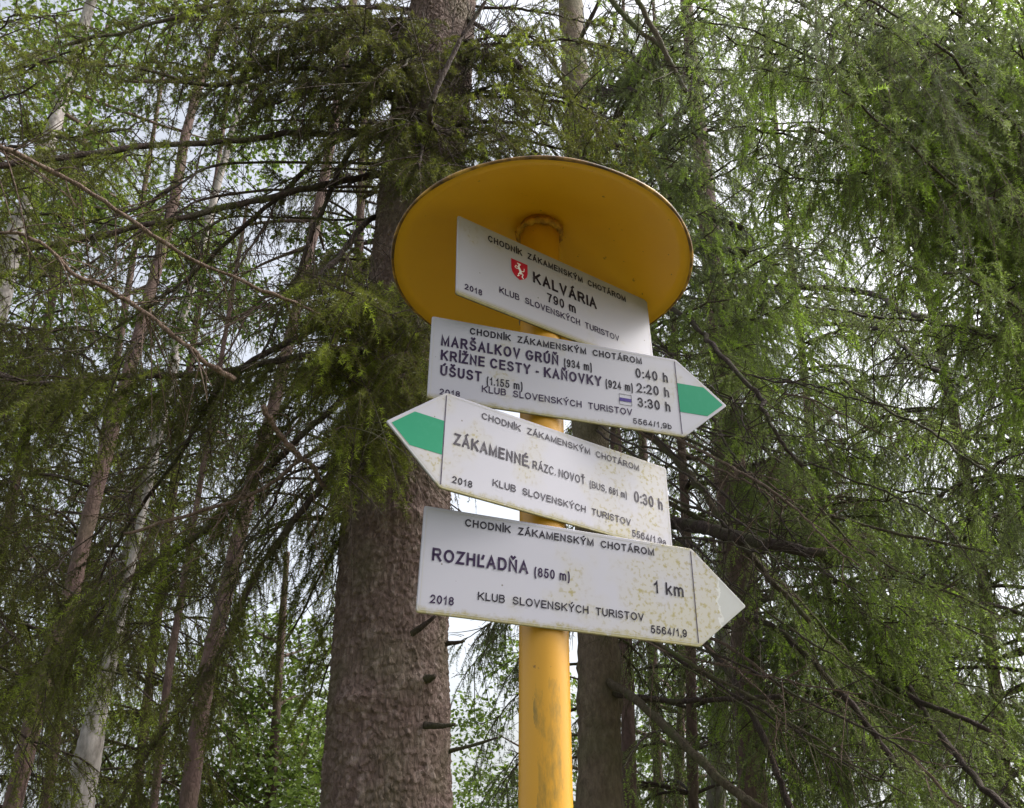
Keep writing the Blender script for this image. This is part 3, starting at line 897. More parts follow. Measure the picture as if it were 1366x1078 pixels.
class Tree:
    def __init__(s, name, label, cat, pts, widths, Y, bark, up=3.0, nseg=20, group=None, rough=0.03, ztop=None, build=True, limb='limb', needle='needle'):
        """pts: photo pixels up the trunk at ground distance Y; widths in photo pixels"""
        q = np.array([PY(x, y, Y) for x, y in pts])
        dep = np.array([np.dot(a - EYE, CF) for a in q])
        r = np.array(widths) * dep / FPX / 2
        lo = nrm(q[1] - q[0]); k = (q[0][2] + 0.15) / max(lo[2], 0.2)
        base = q[0] - lo * k
        base[0] = q[0][0] - np.clip(lo[0] * k, -0.25, 0.25)
        base[2] = -0.15
        hi = nrm(q[-1] - q[-2])
        q = np.vstack([base, q]); r = np.r_[r[0] * 1.12, r]
        if up:
            q = np.vstack([q, q[-1] + hi * up]); r = np.r_[r, r[-1] * max(0.35, 1 - 0.09 * up)]
        s.q, s.r = q, r
        s.bark, s.limb, s.needle, s.nb = bark, limb, needle, 0
        s.e = thing(name, label, cat, (q[0][0], q[0][1], 0.0), group)
        if build:
            n = max(30, int(np.linalg.norm(q[-1] - q[0]) / 0.09))
            pa = resample(q, n)
            rr = np.interp(pa[:, 2], q[:, 2], r)
            z0 = rr * (1 + 0.35 * np.exp(-pa[:, 2] / 0.25))
            mb = MB()
            rng = np.random.default_rng(int(abs(q[0][0]) * 1000))
            wob = 1 + 0.04 * np.sin(np.arange(n) * 0.37 + rng.random() * 6) + 0.03 * rng.standard_normal(n)
            tube(mb, pa, z0 * wob, nseg, rough=rough, rng=rng)
            # knots and broken stubs
            for _ in range(10):
                h = rng.uniform(1.2, pa[-1, 2])
                a = rng.uniform(0, 6.283)
                c = s.at(h); ra = np.interp(h, q[:, 2], r)
                dd = np.array([math.cos(a), math.sin(a), rng.uniform(-0.2, 0.3)])
                ln = rng.uniform(0.03, 0.16)
                tube(mb, np.array([c + dd * ra * 0.8, c + dd * (ra + ln * 0.5), c + dd * (ra + ln) + np.array([0, 0, rng.uniform(-.02, .02)])]), np.array([1.0, 0.7, 0.45]) * rng.uniform(0.008, 0.016), 6)
            s.trunk = mb.build('trunk', M[bark], s.e, smooth=True)
    def at(s, z):
        return np.array([np.interp(z, s.q[:, 2], s.q[:, k]) for k in range(3)])
    def branch_mesh(s, path, r0, r1, material=None, twigs=0, rng=RNG, name='branch'):
        mb = MB()
        n = len(path)
        k = np.linspace(0, 1, n)
        rr = (r0 + (r1 - r0) * k) * (1 + 0.06 * rng.standard_normal(n))
        tube(mb, path, rr, 8 if r0 > 0.012 else 6, rough=0.05, rng=rng, att=0.5)
        if twigs:                      # short bare side twigs
            T = nrm(np.gradient(path, axis=0))
            i = rng.integers(int(n * 0.15), n, twigs)
            d = nrm(T[i] * rng.uniform(0.2, 1.0, twigs)[:, None] + rperp(T[i], rng) * 0.9)
            L = rng.uniform(0.05, 0.34, twigs) ** 1.3 * 1.5
            strands(mb, path[i], d, L, rng.uniform(-0.2, 0.5, twigs), 0.0024 * np.clip(np.linalg.norm(path.mean(0) - EYE) / 3, 0.8, 2.5), 5, mat=0)
            # twigs of twigs
            I = np.repeat(np.arange(twigs), 3)
            t = rng.uniform(0.3, 0.9, len(I))
            g = np.zeros(len(I)) + 0.1
            p1 = twig_eval(path[i][I], d[I], L[I], g, t)
            d1 = nrm(d[I] + rperp(d[I], rng) * 0.8)
            strands(mb, p1, d1, L[I] * rng.uniform(0.2, 0.6, len(I)), rng.uniform(-0.1, 0.5, len(I)), 0.0014 * np.clip(np.linalg.norm(path.mean(0) - EYE) / 3, 0.8, 2.5), 3, mat=0)
        return mb.build(name, M[material or s.limb], s.e, smooth=True)
    def bough(s, tgt, dz=0.3, sag=0.15, r=0.018, s0=0.35, lat=0.34, step=0.06, droop=0.5, hang=0.5, tint=0.3, dens=1.0, fresh=0.25, rng=RNG, bare=False, twigs=10, mid=None, mat=None):
        """a limb from the trunk to a point seen at photo pixel (px, py) at a given depth"""
        tp = P(*tgt) if len(tgt) == 3 else np.asarray(tgt)
        a = s.at(np.clip(tp[2] + dz, 0.5, s.q[-1, 2] - 0.05))
        m1 = a + (tp - a) * 0.33 + np.array([0, 0, sag * 0.9])
        m2 = a + (tp - a) * 0.7 + np.array([0, 0, sag])
        t = np.linspace(0, 1, 28)[:, None]
        pa = (1-t)**3 * a + 3*t*(1-t)**2 * m1 + 3*t*t*(1-t) * m2 + t**3 * tp
        L = np.linalg.norm(tp - a)
        w = np.cumsum(rng.standard_normal((28, 3)), axis=0)
        w -= t * w[-1]
        pa = pa + w * 0.0045 * L * np.minimum(1, t * 4)
        ob = s.branch_mesh(pa, r, max(0.003, r * 0.22), mat, twigs, rng)
        s.nb += 1
        if not bare:
            mb = MB()
            spray(mb, pa, s0, lat, step, droop, hang, tint, rng, dens, fresh)
            fo = mb.build('foliage', [M[s.needle], M['twig']], s.e)
            fo.parent = ob
        return pa
    def traced(s, px, r, r1=None, fol=None, twigs=12, mat=None, rng=RNG, attach=True, name='branch', **kw):
        """a limb following photo pixels (px, py, depth)"""
        px = [list(a) for a in px]
        q0 = None
        if attach:                     # start on the trunk axis, at the height where the limb leaves it
            zz = np.linspace(0.6, s.q[-1, 2], 400)
            ax = np.array([s.at(z) for z in zz]) - EYE
            dd = ax @ CF
            k = np.argmin(np.abs(H0 / 2 - FPX * (ax @ CU) / dd - px[0][1]))
            q0, xa = ax[k] + EYE, W0 / 2 + FPX * (ax[k] @ CX) / dd[k]
            sg = np.r_[0, np.cumsum([math.hypot(b[0] - a[0], b[1] - a[1]) for a, b in zip(px, px[1:])])]
            df = dd[k] - px[0][2]
            for a, l in zip(px, sg):
                a[2] += df * (1 - l / sg[-1]) ** 1.5
            if abs(xa - px[0][0]) < 45 and len(px) > 2:
                px = px[1:]
        q = [P(*a) for a in px]
        if q0 is not None:
            q = [q0] + q
        pa = resample(np.array(q), 40)
        w = np.cumsum(rng.standard_normal((40, 3)), axis=0)
        t = np.linspace(0, 1, 40)[:, None]
        w -= t * w[-1]
        pa = pa + w * 0.0022 * np.linalg.norm(pa[-1] - pa[0])
        ob = s.branch_mesh(pa, r, r1 if r1 else r * 0.3, mat, twigs, rng, name)
        s.nb += 1
        if fol:
            mb = MB()
            spray(mb, pa, fol, rng=rng, **{**dict(lat=0.3, step=0.06, droop=0.5, hang=0.5, tint=0.3), **kw})
            fo = mb.build('foliage', [M[s.needle], M['twig']], s.e)
            fo.parent = ob
        return pa

# ------------------------------------------------------------------ tree A: the big trunk behind the sign, with real bark plates
def big_trunk(t):
    q, r = t.q, t.r
    rng = np.random.default_rng(5)
    def ring_mesh(z0, z1, nz, na):
        z = np.linspace(z0, z1, nz)
        th = np.linspace(0, 2 * np.pi, na, endpoint=False)
        c = np.stack([np.interp(z, q[:, 2], q[:, k]) for k in range(3)], -1)
        ra = np.interp(z, q[:, 2], r)
        Z, TH = np.meshgrid(z, th, indexing='ij')
        R0 = 0.19
        # Voronoi plates on the unrolled surface: cells a bit taller than wide
        cw, ch = 0.0155, 0.0215
        ncol = int(round(2 * np.pi * R0 / cw))
        u = TH / (2 * np.pi) * ncol
        v = Z / ch
        u = u + 0.35 * np.sin(v * 0.31 + 2 * np.sin(u * 0.2)) 
        nrow = int(z1 / ch) + 8
        jx = rng.uniform(-0.46, 0.46, (nrow, ncol)); jy = rng.uniform(-0.46, 0.46, (nrow, ncol)); hh = rng.random((nrow, ncol)); tl = rng.normal(0, 1, (nrow, ncol, 2))
        f1 = np.full(u.shape, 9.0); f2 = np.full(u.shape, 9.0); hv = np.zeros(u.shape); sl = np.zeros(u.shape)
        iu, iv = np.floor(u).astype(int), np.floor(v).astype(int)
        for dv in (-1, 0, 1):
            for du in (-1, 0, 1):
                a = (iu + du); b = np.clip(iv + dv + 2, 0, nrow - 1)
                am = a % ncol
                dx = u - (a + 0.5 + jx[b, am]); dy = v - (iv + dv + 0.5 + jy[b, am])
                dd = np.hypot(dx, dy)
                new = dd < f1
                f2 = np.where(new, f1, np.minimum(f2, dd))
                hv = np.where(new, hh[b, am], hv)
                sl = np.where(new, dx * tl[b, am, 0] + dy * (tl[b, am, 1] - 0.8), sl)
                f1 = np.where(new, dd, f1)
        e = np.clip((f2 - f1) / 0.17, 0, 1)
        e = e * e * (3 - 2 * e)
        lump = np.sin(TH * 3 + Z * 1.7) * 0.006 + np.sin(TH * 2 - Z * 4.1 + 1) * 0.004 + np.sin(TH * 7 + Z * 9) * 0.0015
        fine = rng.standard_normal(u.shape) * 0.0006
        hgt = e * (0.0022 + 0.0034 * hv) + sl * 0.0042 * e + lump + fine
        # whorl collars where old branches broke off
        for zc, tc, am in ((1.95, 4.3, 0.022), (1.62, 4.0, 0.012), (2.0, 5.3, 0.014), (2.5, 4.9, 0.02), (3.2, 5.3, 0.02), (3.9, 4.6, 0.02)):
            hgt += am * np.exp(-((Z - zc) / 0.03) ** 2 - (np.angle(np.exp(1j * (TH - tc))) / 0.35) ** 2)
            hgt += am * 0.3 * np.exp(-((Z - zc) / 0.02) ** 2) * (0.6 + 0.4 * np.sin(TH * 5))
        RR = ra[:, None] + hgt
        V = np.stack([c[:, None, 0] + RR * np.cos(TH), c[:, None, 1] + RR * np.sin(TH), Z], -1)
        i, j = np.meshgrid(np.arange(nz - 1), np.arange(na), indexing='ij')
        Q = np.stack([i * na + j, i * na + (j + 1) % na, (i + 1) * na + (j + 1) % na, (i + 1) * na + j], -1).reshape(-1, 4)
        return V.reshape(-1, 3), Q, hv[:-1].reshape(-1)
    mb = MB()
    for z0, z1, nz, na in ((1.15, 6.6, 1300, 300),):
        V, Q, hv = ring_mesh(z0, z1, nz, na)
        mb.add(V, quads=Q, att=hv)
    ra = lambda z: np.interp(z, q[:, 2], r)
    zz = np.linspace(-0.15, 1.17, 20)
    tube(mb, np.array([t.at(z) for z in zz]), np.array([ra(z) + 0.006 + 0.09 * math.exp(-max(z, 0) / 0.22) for z in zz]), 40, cap=False, att=0.5)
    zz = np.linspace(6.55, q[-1, 2], 30)
    tube(mb, np.array([t.at(z) for z in zz]), np.array([ra(z) + 0.004 for z in zz]), 32, cap=True, att=0.5)
    o = mb.build('trunk', M['bark_big'], t.e, smooth=True)
    # broken dead stubs low on the trunk
    for px, py, dx, dy, ln, rr in ((553, 843, 0.75, -0.35, 0.085, 0.010), (578, 968, 0.9, 0.1, 0.075, 0.009), (598, 858, 0.9, 0.1, 0.06, 0.008), (600, 1002, 1.0, -0.15, 0.16, 0.0065), (572, 905, 0.5, 0.0, 0.03, 0.012)):
        a = PY(px, py, 2.44 if px < 590 else 2.56)
        dr = nrm(np.array([dx, -0.55, -dy]))
        m_ = MB()
        pa = np.array([a - dr * 0.03, a, a + dr * ln * 0.5, a + dr * ln + np.array([0, 0, 0.004])])
        tube(m_, resample(pa, 9), np.linspace(1.25, 0.45, 9) * rr, 8, rough=0.1, rng=rng)
        m_.build('dead_stub', M['limb'], t.e, smooth=True)

A = Tree('spruce_tree', 'big spruce with thick scaly reddish bark directly behind the signs', 'tree',
         [(517, 1078), (523, 850), (540, 520), (562, 230), (590, 20)], [166, 150, 128, 106, 84], 2.6, 'bark_big', up=5.0, build=False, needle='needle')
big_trunk(A)
B = Tree('spruce_tree', 'slender spruce with smooth mossy brown trunk behind the yellow post', 'tree',
         [(800, 1078), (798, 850), (785, 500), (772, 180), (763, 40)], [60, 56, 48, 37, 33], 5.5, 'bark_mid', up=4.0, needle='needle_grey', limb='limb_mossy')
C = Tree('spruce_tree', 'reddish spruce trunk right of the arrow tips, hung with drooping boughs', 'tree',
         [(1004, 1078), (994, 830), (976, 650), (965, 500), (935, 200)], [38, 40, 42, 36, 22], 6.6, 'bark_red', up=3.0, needle='needle_grey', limb='limb_mossy')
Dt = Tree('spruce_tree', 'thin dark trunk just right of the slender spruce', 'tree',
          [(840, 1078), (836, 900), (825, 650), (805, 300)], [20, 18, 15, 10], 9.0, 'bark_red', up=2.0)

# ------------------------------------------------------------------ limbs traced from the photograph
def left_limbs():
    A.traced([(505, 172, 2.75), (420, 170, 2.75), (330, 180, 2.7), (150, 197, 2.6), (-40, 226, 2.5)], 0.016, 0.009, fol=0.45, lat=0.22, step=0.10, tint=0.47, hang=0.7, mat='limb')
    A.traced([(500, 238, 2.7), (420, 250, 2.65), (290, 277, 2.6), (170, 302, 2.6), (20, 335, 2.6)], 0.017, 0.008, fol=0.5, lat=0.2, step=0.10, tint=0.47, hang=0.6)
    A.traced([(478, 190, 3.1), (426, 290, 3.0), (390, 380, 2.9), (350, 470, 2.8)], 0.014, fol=0.5, lat=0.2, step=0.12, tint=0.39)
    A.traced([(463, 185, 3.2), (370, 275, 3.1), (297, 340, 3.1), (225, 395, 3.1), (150, 440, 3.1)], 0.014, fol=0.35, lat=0.25, step=0.12, tint=0.37)
    A.traced([(500, 290, 2.7), (445, 352, 2.6), (410, 378, 2.6)], 0.016, 0.006, fol=0.6, lat=0.2, tint=0.42)
    A.traced([(470, 520, 2.6), (445, 543, 2.5), (334, 640, 2.45), (260, 714, 2.4), (167, 773, 2.4), (90, 860, 2.35), (-30, 945, 2.3)], 0.0145, 0.006, fol=0.35, lat=0.26, step=0.07, tint=0.37, hang=0.7)
    A.traced([(470, 590, 2.6), (430, 643, 2.5), (390, 695, 2.45), (334, 777, 2.4), (300, 850, 2.35), (230, 960, 2.3), (140, 1100, 2.25)], 0.0155, 0.007, fol=0.4, lat=0.24, step=0.08, tint=0.37, hang=0.7)
    A.traced([(440, 440, 2.9), (297, 517, 2.9), (241, 600, 2.9), (163, 714, 2.9), (120, 800, 2.9)], 0.014, fol=0.4, lat=0.26, step=0.09, tint=0.37)
    A.traced([(463, 580, 2.3), (408, 610, 2.3), (345, 655, 2.3), (237, 688, 2.3), (165, 712, 2.3)], 0.0105, 0.004, fol=None, twigs=26, mat='limb_tan')
    A.traced([(440, 470, 2.6), (300, 495, 2.5), (190, 500, 2.45), (70, 505, 2.4), (-30, 500, 2.4)], 0.015, 0.008, fol=0.3, lat=0.3, step=0.06, tint=0.39, hang=0.9)
    # upper left
    A.traced([(520, 30, 3.6), (420, 60, 3.4), (300, 110, 3.2), (180, 90, 3.0)], 0.018, fol=0.3, lat=0.32, step=0.07, tint=0.39)
    A.traced([(530, -60, 3.8), (400, -40, 3.5), (250, 10, 3.2), (90, 60, 3.0)], 0.018, fol=0.3, lat=0.34, step=0.07, tint=0.47)
    # right of the trunk, in front of the gap above the roof
    A.traced([(620, 62, 3.5), (660, 75, 3.4), (695, 90, 3.3)], 0.022, 0.012, fol=0.3, lat=0.22, tint=0.52, mat='limb')
    A.traced([(602, 180, 3.1), (570, 150, 2.8), (610, 60, 2.9), (660, -20, 3.0)], 0.012, 0.006, fol=None, attach=False)
    A.traced([(625, 5, 3.7), (655, 45, 3.6), (690, 85, 3.5)], 0.012, 0.006, fol=None)
def right_limbs():
    B.traced([(820, 330, 5.0), (895, 415, 4.2), (950, 470, 3.9), (1005, 535, 3.7), (1030, 570, 3.6), (1070, 622, 3.5)], 0.017, 0.008, fol=0.55, lat=0.3, hang=0.9, tint=0.59, mat='limb')
    B.traced([(820, 690, 4.6), (895, 700, 4.2), (960, 712, 4.0), (1040, 731, 3.8), (1102, 738, 3.7)], 0.046, 0.022, fol=None, twigs=8, mat='limb')
    B.traced([(820, 520, 4.8), (870, 585, 4.4), (920, 640, 4.2), (965, 700, 4.1), (1030, 775, 4.0), (1080, 830, 3.9)], 0.026, 0.012, fol=0.75, lat=0.3, tint=0.57)
    B.traced([(820, 640, 4.8), (895, 670, 4.5), (965, 705, 4.4), (1060, 790, 4.2), (1130, 870, 4.1)], 0.020, 0.010, fol=0.7, lat=0.3, tint=0.57)
    B.traced([(830, 560, 4.6), (920, 590, 3.9), (1000, 635, 3.7), (1060, 680, 3.6), (1130, 695, 3.5), (1310, 735, 3.3)], 0.013, 0.006, fol=0.6, lat=0.28, tint=0.59, hang=0.9)
    B.traced([(850, 540, 4.5), (935, 575, 3.8), (1040, 625, 3.5), (1110, 700, 3.4), (1180, 760, 3.3), (1330, 820, 3.2)], 0.0085, 0.004, fol=0.7, lat=0.2, tint=0.59)
    C.traced([(1050, 455, 4.4), (1150, 520, 4.2), (1240, 565, 4.0), (1330, 640, 3.8)], 0.013, 0.006, fol=0.45, lat=0.3, tint=0.57, hang=0.9)
    C.traced([(1020, 380, 4.2), (1080, 398, 3.6), (1190, 415, 3.4), (1300, 438, 3.3), (1400, 450, 3.2)], 0.0115, 0.006, fol=0.3, lat=0.26, tint=0.59, hang=0.8, mat='limb')
    C.traced([(1140, 385, 4.6), (1200, 412, 4.3), (1310, 446, 4.0)], 0.032, 0.018, fol=None, mat='limb')
    C.traced([(1150, 430, 4.5), (1200, 460, 4.3), (1270, 510, 4.1)], 0.024, 0.012, fol=0.6, lat=0.25, mat='limb')
    B.traced([(825, 900, 4.6), (866, 945, 4.2), (940, 1018, 3.9), (1020, 1082, 3.7)], 0.027, 0.020, fol=None, twigs=14)
    B.traced([(825, 928, 5.0), (900, 930, 4.6), (1042, 930, 4.2)], 0.017, 0.012, fol=None, twigs=4, mat='limb')
    B.traced([(890, 820, 4.5), (950, 860, 4.3), (1010, 960, 4.1), (1060, 1090, 3.9)], 0.024, 0.018, fol=0.6, lat=0.25, tint=0.52, mat='limb')
    B.traced([(830, 750, 4.4), (925, 800, 4.0), (1040, 840, 3.8), (1130, 930, 3.7), (1200, 1030, 3.6)], 0.020, 0.014, fol=0.6, lat=0.3, tint=0.55, mat='limb')
    C.traced([(1100, 760, 4.2), (1180, 870, 3.9), (1270, 1000, 3.6), (1360, 1090, 3.4)], 0.020, 0.015, fol=0.5, lat=0.32, tint=0.57, mat='limb')
    C.traced([(1060, 800, 4.4), (1130, 880, 4.2), (1220, 930, 4.0), (1320, 975, 3.9)], 0.022, 0.012, fol=0.3, lat=0.34, tint=0.52, mat='limb')
    B.traced([(850, 830, 4.4), (960, 862, 4.0), (1050, 930, 3.8), (1190, 1000, 3.6), (1290, 1085, 3.5)], 0.011, 0.007, fol=0.6, lat=0.25, tint=0.57, mat='limb_tan')
    # upper middle
    B.traced([(785, 52, 6.4), (830, 62, 5.9), (890, 85, 5.4), (940, 110, 5.0)], 0.030, 0.016, fol=0.6, lat=0.3, tint=0.52, mat='limb')
    B.traced([(785, 118, 6.1), (820, 118, 5.8), (850, 124, 5.6)], 0.026, 0.014, fol=0.6, lat=0.3, tint=0.47, mat='limb')
    B.traced([(840, -20, 4.4), (868, 30, 4.3), (890, 75, 4.2), (915, 122, 4.1)], 0.016, 0.012, fol=None, attach=False, twigs=8)
    B.traced([(800, -20, 5.4), (840, 30, 5.2), (890, 70, 5.0)], 0.02, 0.012, fol=None, attach=False)
    B.traced([(770, 60, 6.4), (800, 0, 6.4), (815, -40, 6.4)], 0.018, 0.012, fol=None, attach=False, mat='limb')
    C.traced([(1180, 160, 3.9), (1200, 185, 3.7), (1216, 215, 3.6), (1240, 250, 3.5)], 0.010, 0.007, fol=None, mat='limb')
    C.traced([(1130, 175, 4.2), (1160, 210, 4.1), (1205, 242, 4.0)], 0.014, 0.010, fol=0.5, lat=0.2, tint=0.62, mat='limb')
    B.traced([(880, 315, 5.6), (930, 330, 5.4), (995, 338, 5.2)], 0.042, 0.024, fol=None, mat='limb', twigs=4)
    B.traced([(840, 200, 5.8), (930, 280, 5.4), (990, 305, 5.2)], 0.036, 0.02, fol=0.6, mat='limb', twigs=4)
def bare_fan():
    rng = np.random.default_rng(21)
    for k in range(26):
        x0, y0 = rng.uniform(835, 905), rng.uniform(430, 900)
        a = rng.uniform(0.15, 0.95)
        ln = rng.uniform(180, 430)
        dp = rng.uniform(3.0, 4.2)
        b = rng.uniform(-0.12, 0.16)
        pts = [(800, y0 - 60, 4.9), (x0, y0, dp + 0.5)] + [(x0 + ln * t * math.cos(a + b * t), y0 + ln * t * math.sin(a + b * t), dp + 0.5 - 0.7 * t) for t in (0.33, 0.66, 1.0)]
        B.traced(pts, rng.uniform(0.006, 0.014), 0.003, fol=None, twigs=int(rng.integers(10, 24)), mat=('limb', 'limb_mossy', 'limb_tan')[int(rng.integers(0, 3) ** 1)] if rng.random() < 0.7 else 'limb', rng=rng)
    for k in range(12):                # and bare whips crossing the left side
        x0, y0 = rng.uniform(300, 470), rng.uniform(150, 640)
        a = math.pi - rng.uniform(0.1, 0.9)
        ln = rng.uniform(150, 330)
        dp = rng.uniform(2.2, 2.9)
        pts = [(x0, y0, dp)] + [(x0 + ln * t * math.cos(a), y0 + ln * t * math.sin(a) + 20 * t * t, dp) for t in (0.33, 0.66, 1.0)]
        A.traced(pts, rng.uniform(0.004, 0.007), 0.002, fol=None, twigs=int(rng.integers(12, 26)), mat=('limb_tan', 'limb', 'twig')[k % 3], rng=rng)
left_limbs()
right_limbs()
bare_fan()

# the long bare broken branches hung up on the left
def hung(label, px, r, r1, twigs, matn):
    q = np.array([P(*a) for a in px])
    pa = resample(q, 50) + 0.0024 * np.cumsum(RNG.standard_normal((50, 3)), axis=0)
    mb = MB()
    rr = np.linspace(r, r1, 50) * (1 + 0.10 * RNG.standard_normal(50))
    tube(mb, pa, rr, 8, rough=0.05, rng=RNG, att=0.5)
    i = RNG.integers(3, 48, twigs)
    T = nrm(np.gradient(pa, axis=0))
    d = nrm(T[i] * 0.6 + rperp(T[i], RNG) * 0.8)
    strands(mb, pa[i], d, RNG.uniform(0.04, 0.3, twigs), RNG.uniform(-0.3, 0.5, twigs), 0.0022, 5, mat=0)
    o = mb.build('dead_branch', M[matn], smooth=True)
    o['label'], o['category'] = label, 'branch'
hung('long straight bare reddish branch slanting down across the upper left', [(-60, 165, 2.05), (0, 192, 2.05), (130, 262, 2.1), (270, 345, 2.15), (405, 404, 2.25), (440, 428, 2.3), (470, 470, 2.35)], 0.0072, 0.0028, 26, 'limb_tan')
hung('pale bent broken branch below the long reddish one, ending in a snapped stub', [(-40, 306, 2.0), (60, 322, 2.0), (130, 376, 2.05), (200, 408, 2.1), (260, 465, 2.1), (322, 515, 2.15)], 0.0040, 0.0070, 34, 'limb_tan')
hung('short reddish bare branch pointing at the big trunk, low on the left', [(352, 540, 2.15), (395, 590, 2.2), (440, 640, 2.25), (475, 665, 2.35)], 0.0078, 0.0055, 14, 'limb_tan')

# ------------------------------------------------------------------ long pendulous strands hanging from limbs above the frame
def curtain(t, tgt, n, length, width, tint, needle_frac=0.5, rng=RNG, **kw):
    pa = t.bough(tgt, dz=0.2, sag=0.08, s0=0.3, lat=0.18, hang=1.2, tint=tint, r=0.012, twigs=4, **kw)
    fo, mb = t.e, MB()
    i = rng.integers(10, 28, n)
    p0 = pa[i]
    d = nrm(np.array([0, 0, -1.0]) + rng.normal(0, 0.16, (n, 3)))
    L = length * rng.uniform(0.4, 1.1, n)
    p0 = p0 + rng.normal(0, width, (n, 3)) * np.array([1, 1, 0.1])
    g = np.zeros(n)
    strands(mb, p0, d, L, g, 0.0016, 8)
    dist = np.linalg.norm(pa[20] - EYE)
    nd, nl, nw = lod(dist)
    k = np.maximum(4, (L / 0.035).astype(int))
    I = np.repeat(np.arange(n), k)
    tt = rng.uniform(0.1, 1, len(I))
    p1 = twig_eval(p0[I], d[I], L[I], g[I], tt)
    d1 = nrm(d[I] * 0.9 + rng.normal(0, 0.45, (len(I), 3)))
    L1 = rng.uniform(0.03, 0.11, len(I))
    strands(mb, p1, d1, L1, L1 * 0 + 0.2, 0.0010, 2)
    on = rng.random(len(I)) < needle_frac
    I2 = np.where(on)[0]
    m = np.maximum(3, (L1[I2] * nd).astype(int))
    J = np.repeat(I2, m)
    u = rng.random(len(J))
    ti = tint + rng.normal(0, 0.12, n)
    needles(mb, twig_eval(p1[J], d1[J], L1[J], L1[J] * 0 + 0.2, u), d1[J], nl, nw * 0.8, np.clip(ti[I[J]] + rng.normal(0, 0.06, len(J)), 0, 1), rng)
    m = np.maximum(3, (L * nd * 0.35).astype(int))
    J = np.repeat(np.arange(n), m)
    u = rng.uniform(0.15, 1, len(J))
    needles(mb, twig_eval(p0[J], d[J], L[J], g[J], u), d[J], nl, nw * 0.8, np.clip(ti[J] + rng.normal(0, 0.06, len(J)), 0, 1), rng)
    ob = t.e.children[-1]
    f = mb.build('hanging_twigs', [M[t.needle], M['twig']], t.e)
    f.parent = ob

# ------------------------------------------------------------------ boughs: foliage masses, each limb growing from its trunk
def boughs(t, spots, rep=2, jit=(55, 45), deep=0.35, **kw):
    for s_ in spots:
        for c in range(rep):
            k = dict(kw)
            k['tint'] = k.get('tint', 0.3) + RNG.normal(0, 0.06)
            k['sag'] = k.get('sag', 0.1) * RNG.uniform(0.5, 1.6)
            k['dz'] = k.get('dz', 0.3) * RNG.uniform(0.6, 1.4)
            if c:
                k['r'] = k.get('r', 0.015) * 0.8
            q = (s_[0] + (RNG.normal(0, jit[0]) if c else 0), s_[1] + (RNG.normal(0, jit[1]) if c else 0), s_[2] + (RNG.uniform(-0.1, 1.0) * deep if c else 0))
            t.bough(q, **k)
# in front of and left of the big trunk
boughs(A, [(470, 390, 2.2), (520, 420, 2.25), (440, 460, 2.2), (490, 520, 2.2), (540, 470, 2.25), (455, 570, 2.15), (560, 420, 2.3), (420, 400, 2.3), (465, 640, 2.15), (395, 480, 2.3)],
       rep=2, jit=(45, 40), deep=0.3, dz=0.25, sag=0.08, s0=0.35, lat=0.15, step=0.06, droop=0.7, hang=0.65, tint=0.46, fresh=0.35, r=0.009)
boughs(A, [(470, 50, 3.1), (410, 110, 3.1), (500, 110, 3.0), (440, 180, 3.0), (370, 40, 3.3), (490, 10, 3.3), (430, -30, 3.5), (340, 120, 3.2), (560, 225, 2.7), (290, 40, 3.3), (535, 90, 3.0), (545, 165, 2.9), (520, 40, 3.3), (250, 100, 3.4), (200, 30, 3.6)],
       rep=2, jit=(30, 30), dz=0.4, sag=0.15, s0=0.35, lat=0.22, step=0.06, droop=0.7, hang=0.6, tint=0.34, fresh=0.25, r=0.014)
boughs(A, [(700, 120, 3.2), (740, 170, 3.1), (680, 190, 2.9), (790, 150, 3.3), (640, 130, 3.0), (850, 190, 3.4), (720, 60, 3.4), (800, 60, 3.6)],
       rep=2, jit=(35, 30), dz=0.3, sag=0.12, s0=0.35, lat=0.22, step=0.06, droop=0.7, hang=0.5, tint=0.45, fresh=0.4, r=0.012)
# left masses
G1 = Tree('spruce_tree', 'spruce whose drooping boughs fill the left edge', 'tree', [(-330, 1078), (-260, 540), (-200, 60)], [120, 110, 90], 3.4, 'bark_mid', up=3.0, needle='needle')
boughs(G1, [(30, 440, 2.8), (120, 480, 3.0), (200, 460, 3.2), (20, 560, 2.8), (30, 660, 2.8), (140, 580, 3.2), (60, 760, 2.9), (20, 850, 2.8), (230, 540, 3.4), (60, 930, 2.9), (170, 840, 3.2), (120, 1020, 3.1), (210, 940, 3.3)],
       rep=1, dz=0.5, sag=0.15, s0=0.35, lat=0.30, step=0.06, droop=0.8, hang=0.8, tint=0.42, fresh=0.22, r=0.014)
boughs(G1, [(50, 110, 3.4), (140, 60, 3.8), (200, 160, 3.7), (20, 20, 3.4), (110, 190, 3.5), (40, 250, 3.4), (170, 380, 3.4), (240, 215, 3.8), (80, 20, 4.2), (300, 100, 4.2), (160, 250, 4.2), (60, 340, 3.8), (260, 320, 4.2)],
       rep=1, dz=0.4, sag=0.15, s0=0.45, lat=0.28, step=0.07, droop=0.6, hang=0.5, tint=0.55, fresh=0.35, r=0.013)
boughs(A, [(330, 760, 2.9), (385, 850, 2.9), (410, 720, 2.7), (310, 660, 3.0), (425, 930, 2.9), (350, 570, 2.9)],
       rep=1, dz=0.5, sag=0.1, s0=0.4, lat=0.22, step=0.065, droop=0.8, hang=0.7, tint=0.46, fresh=0.25, r=0.012)
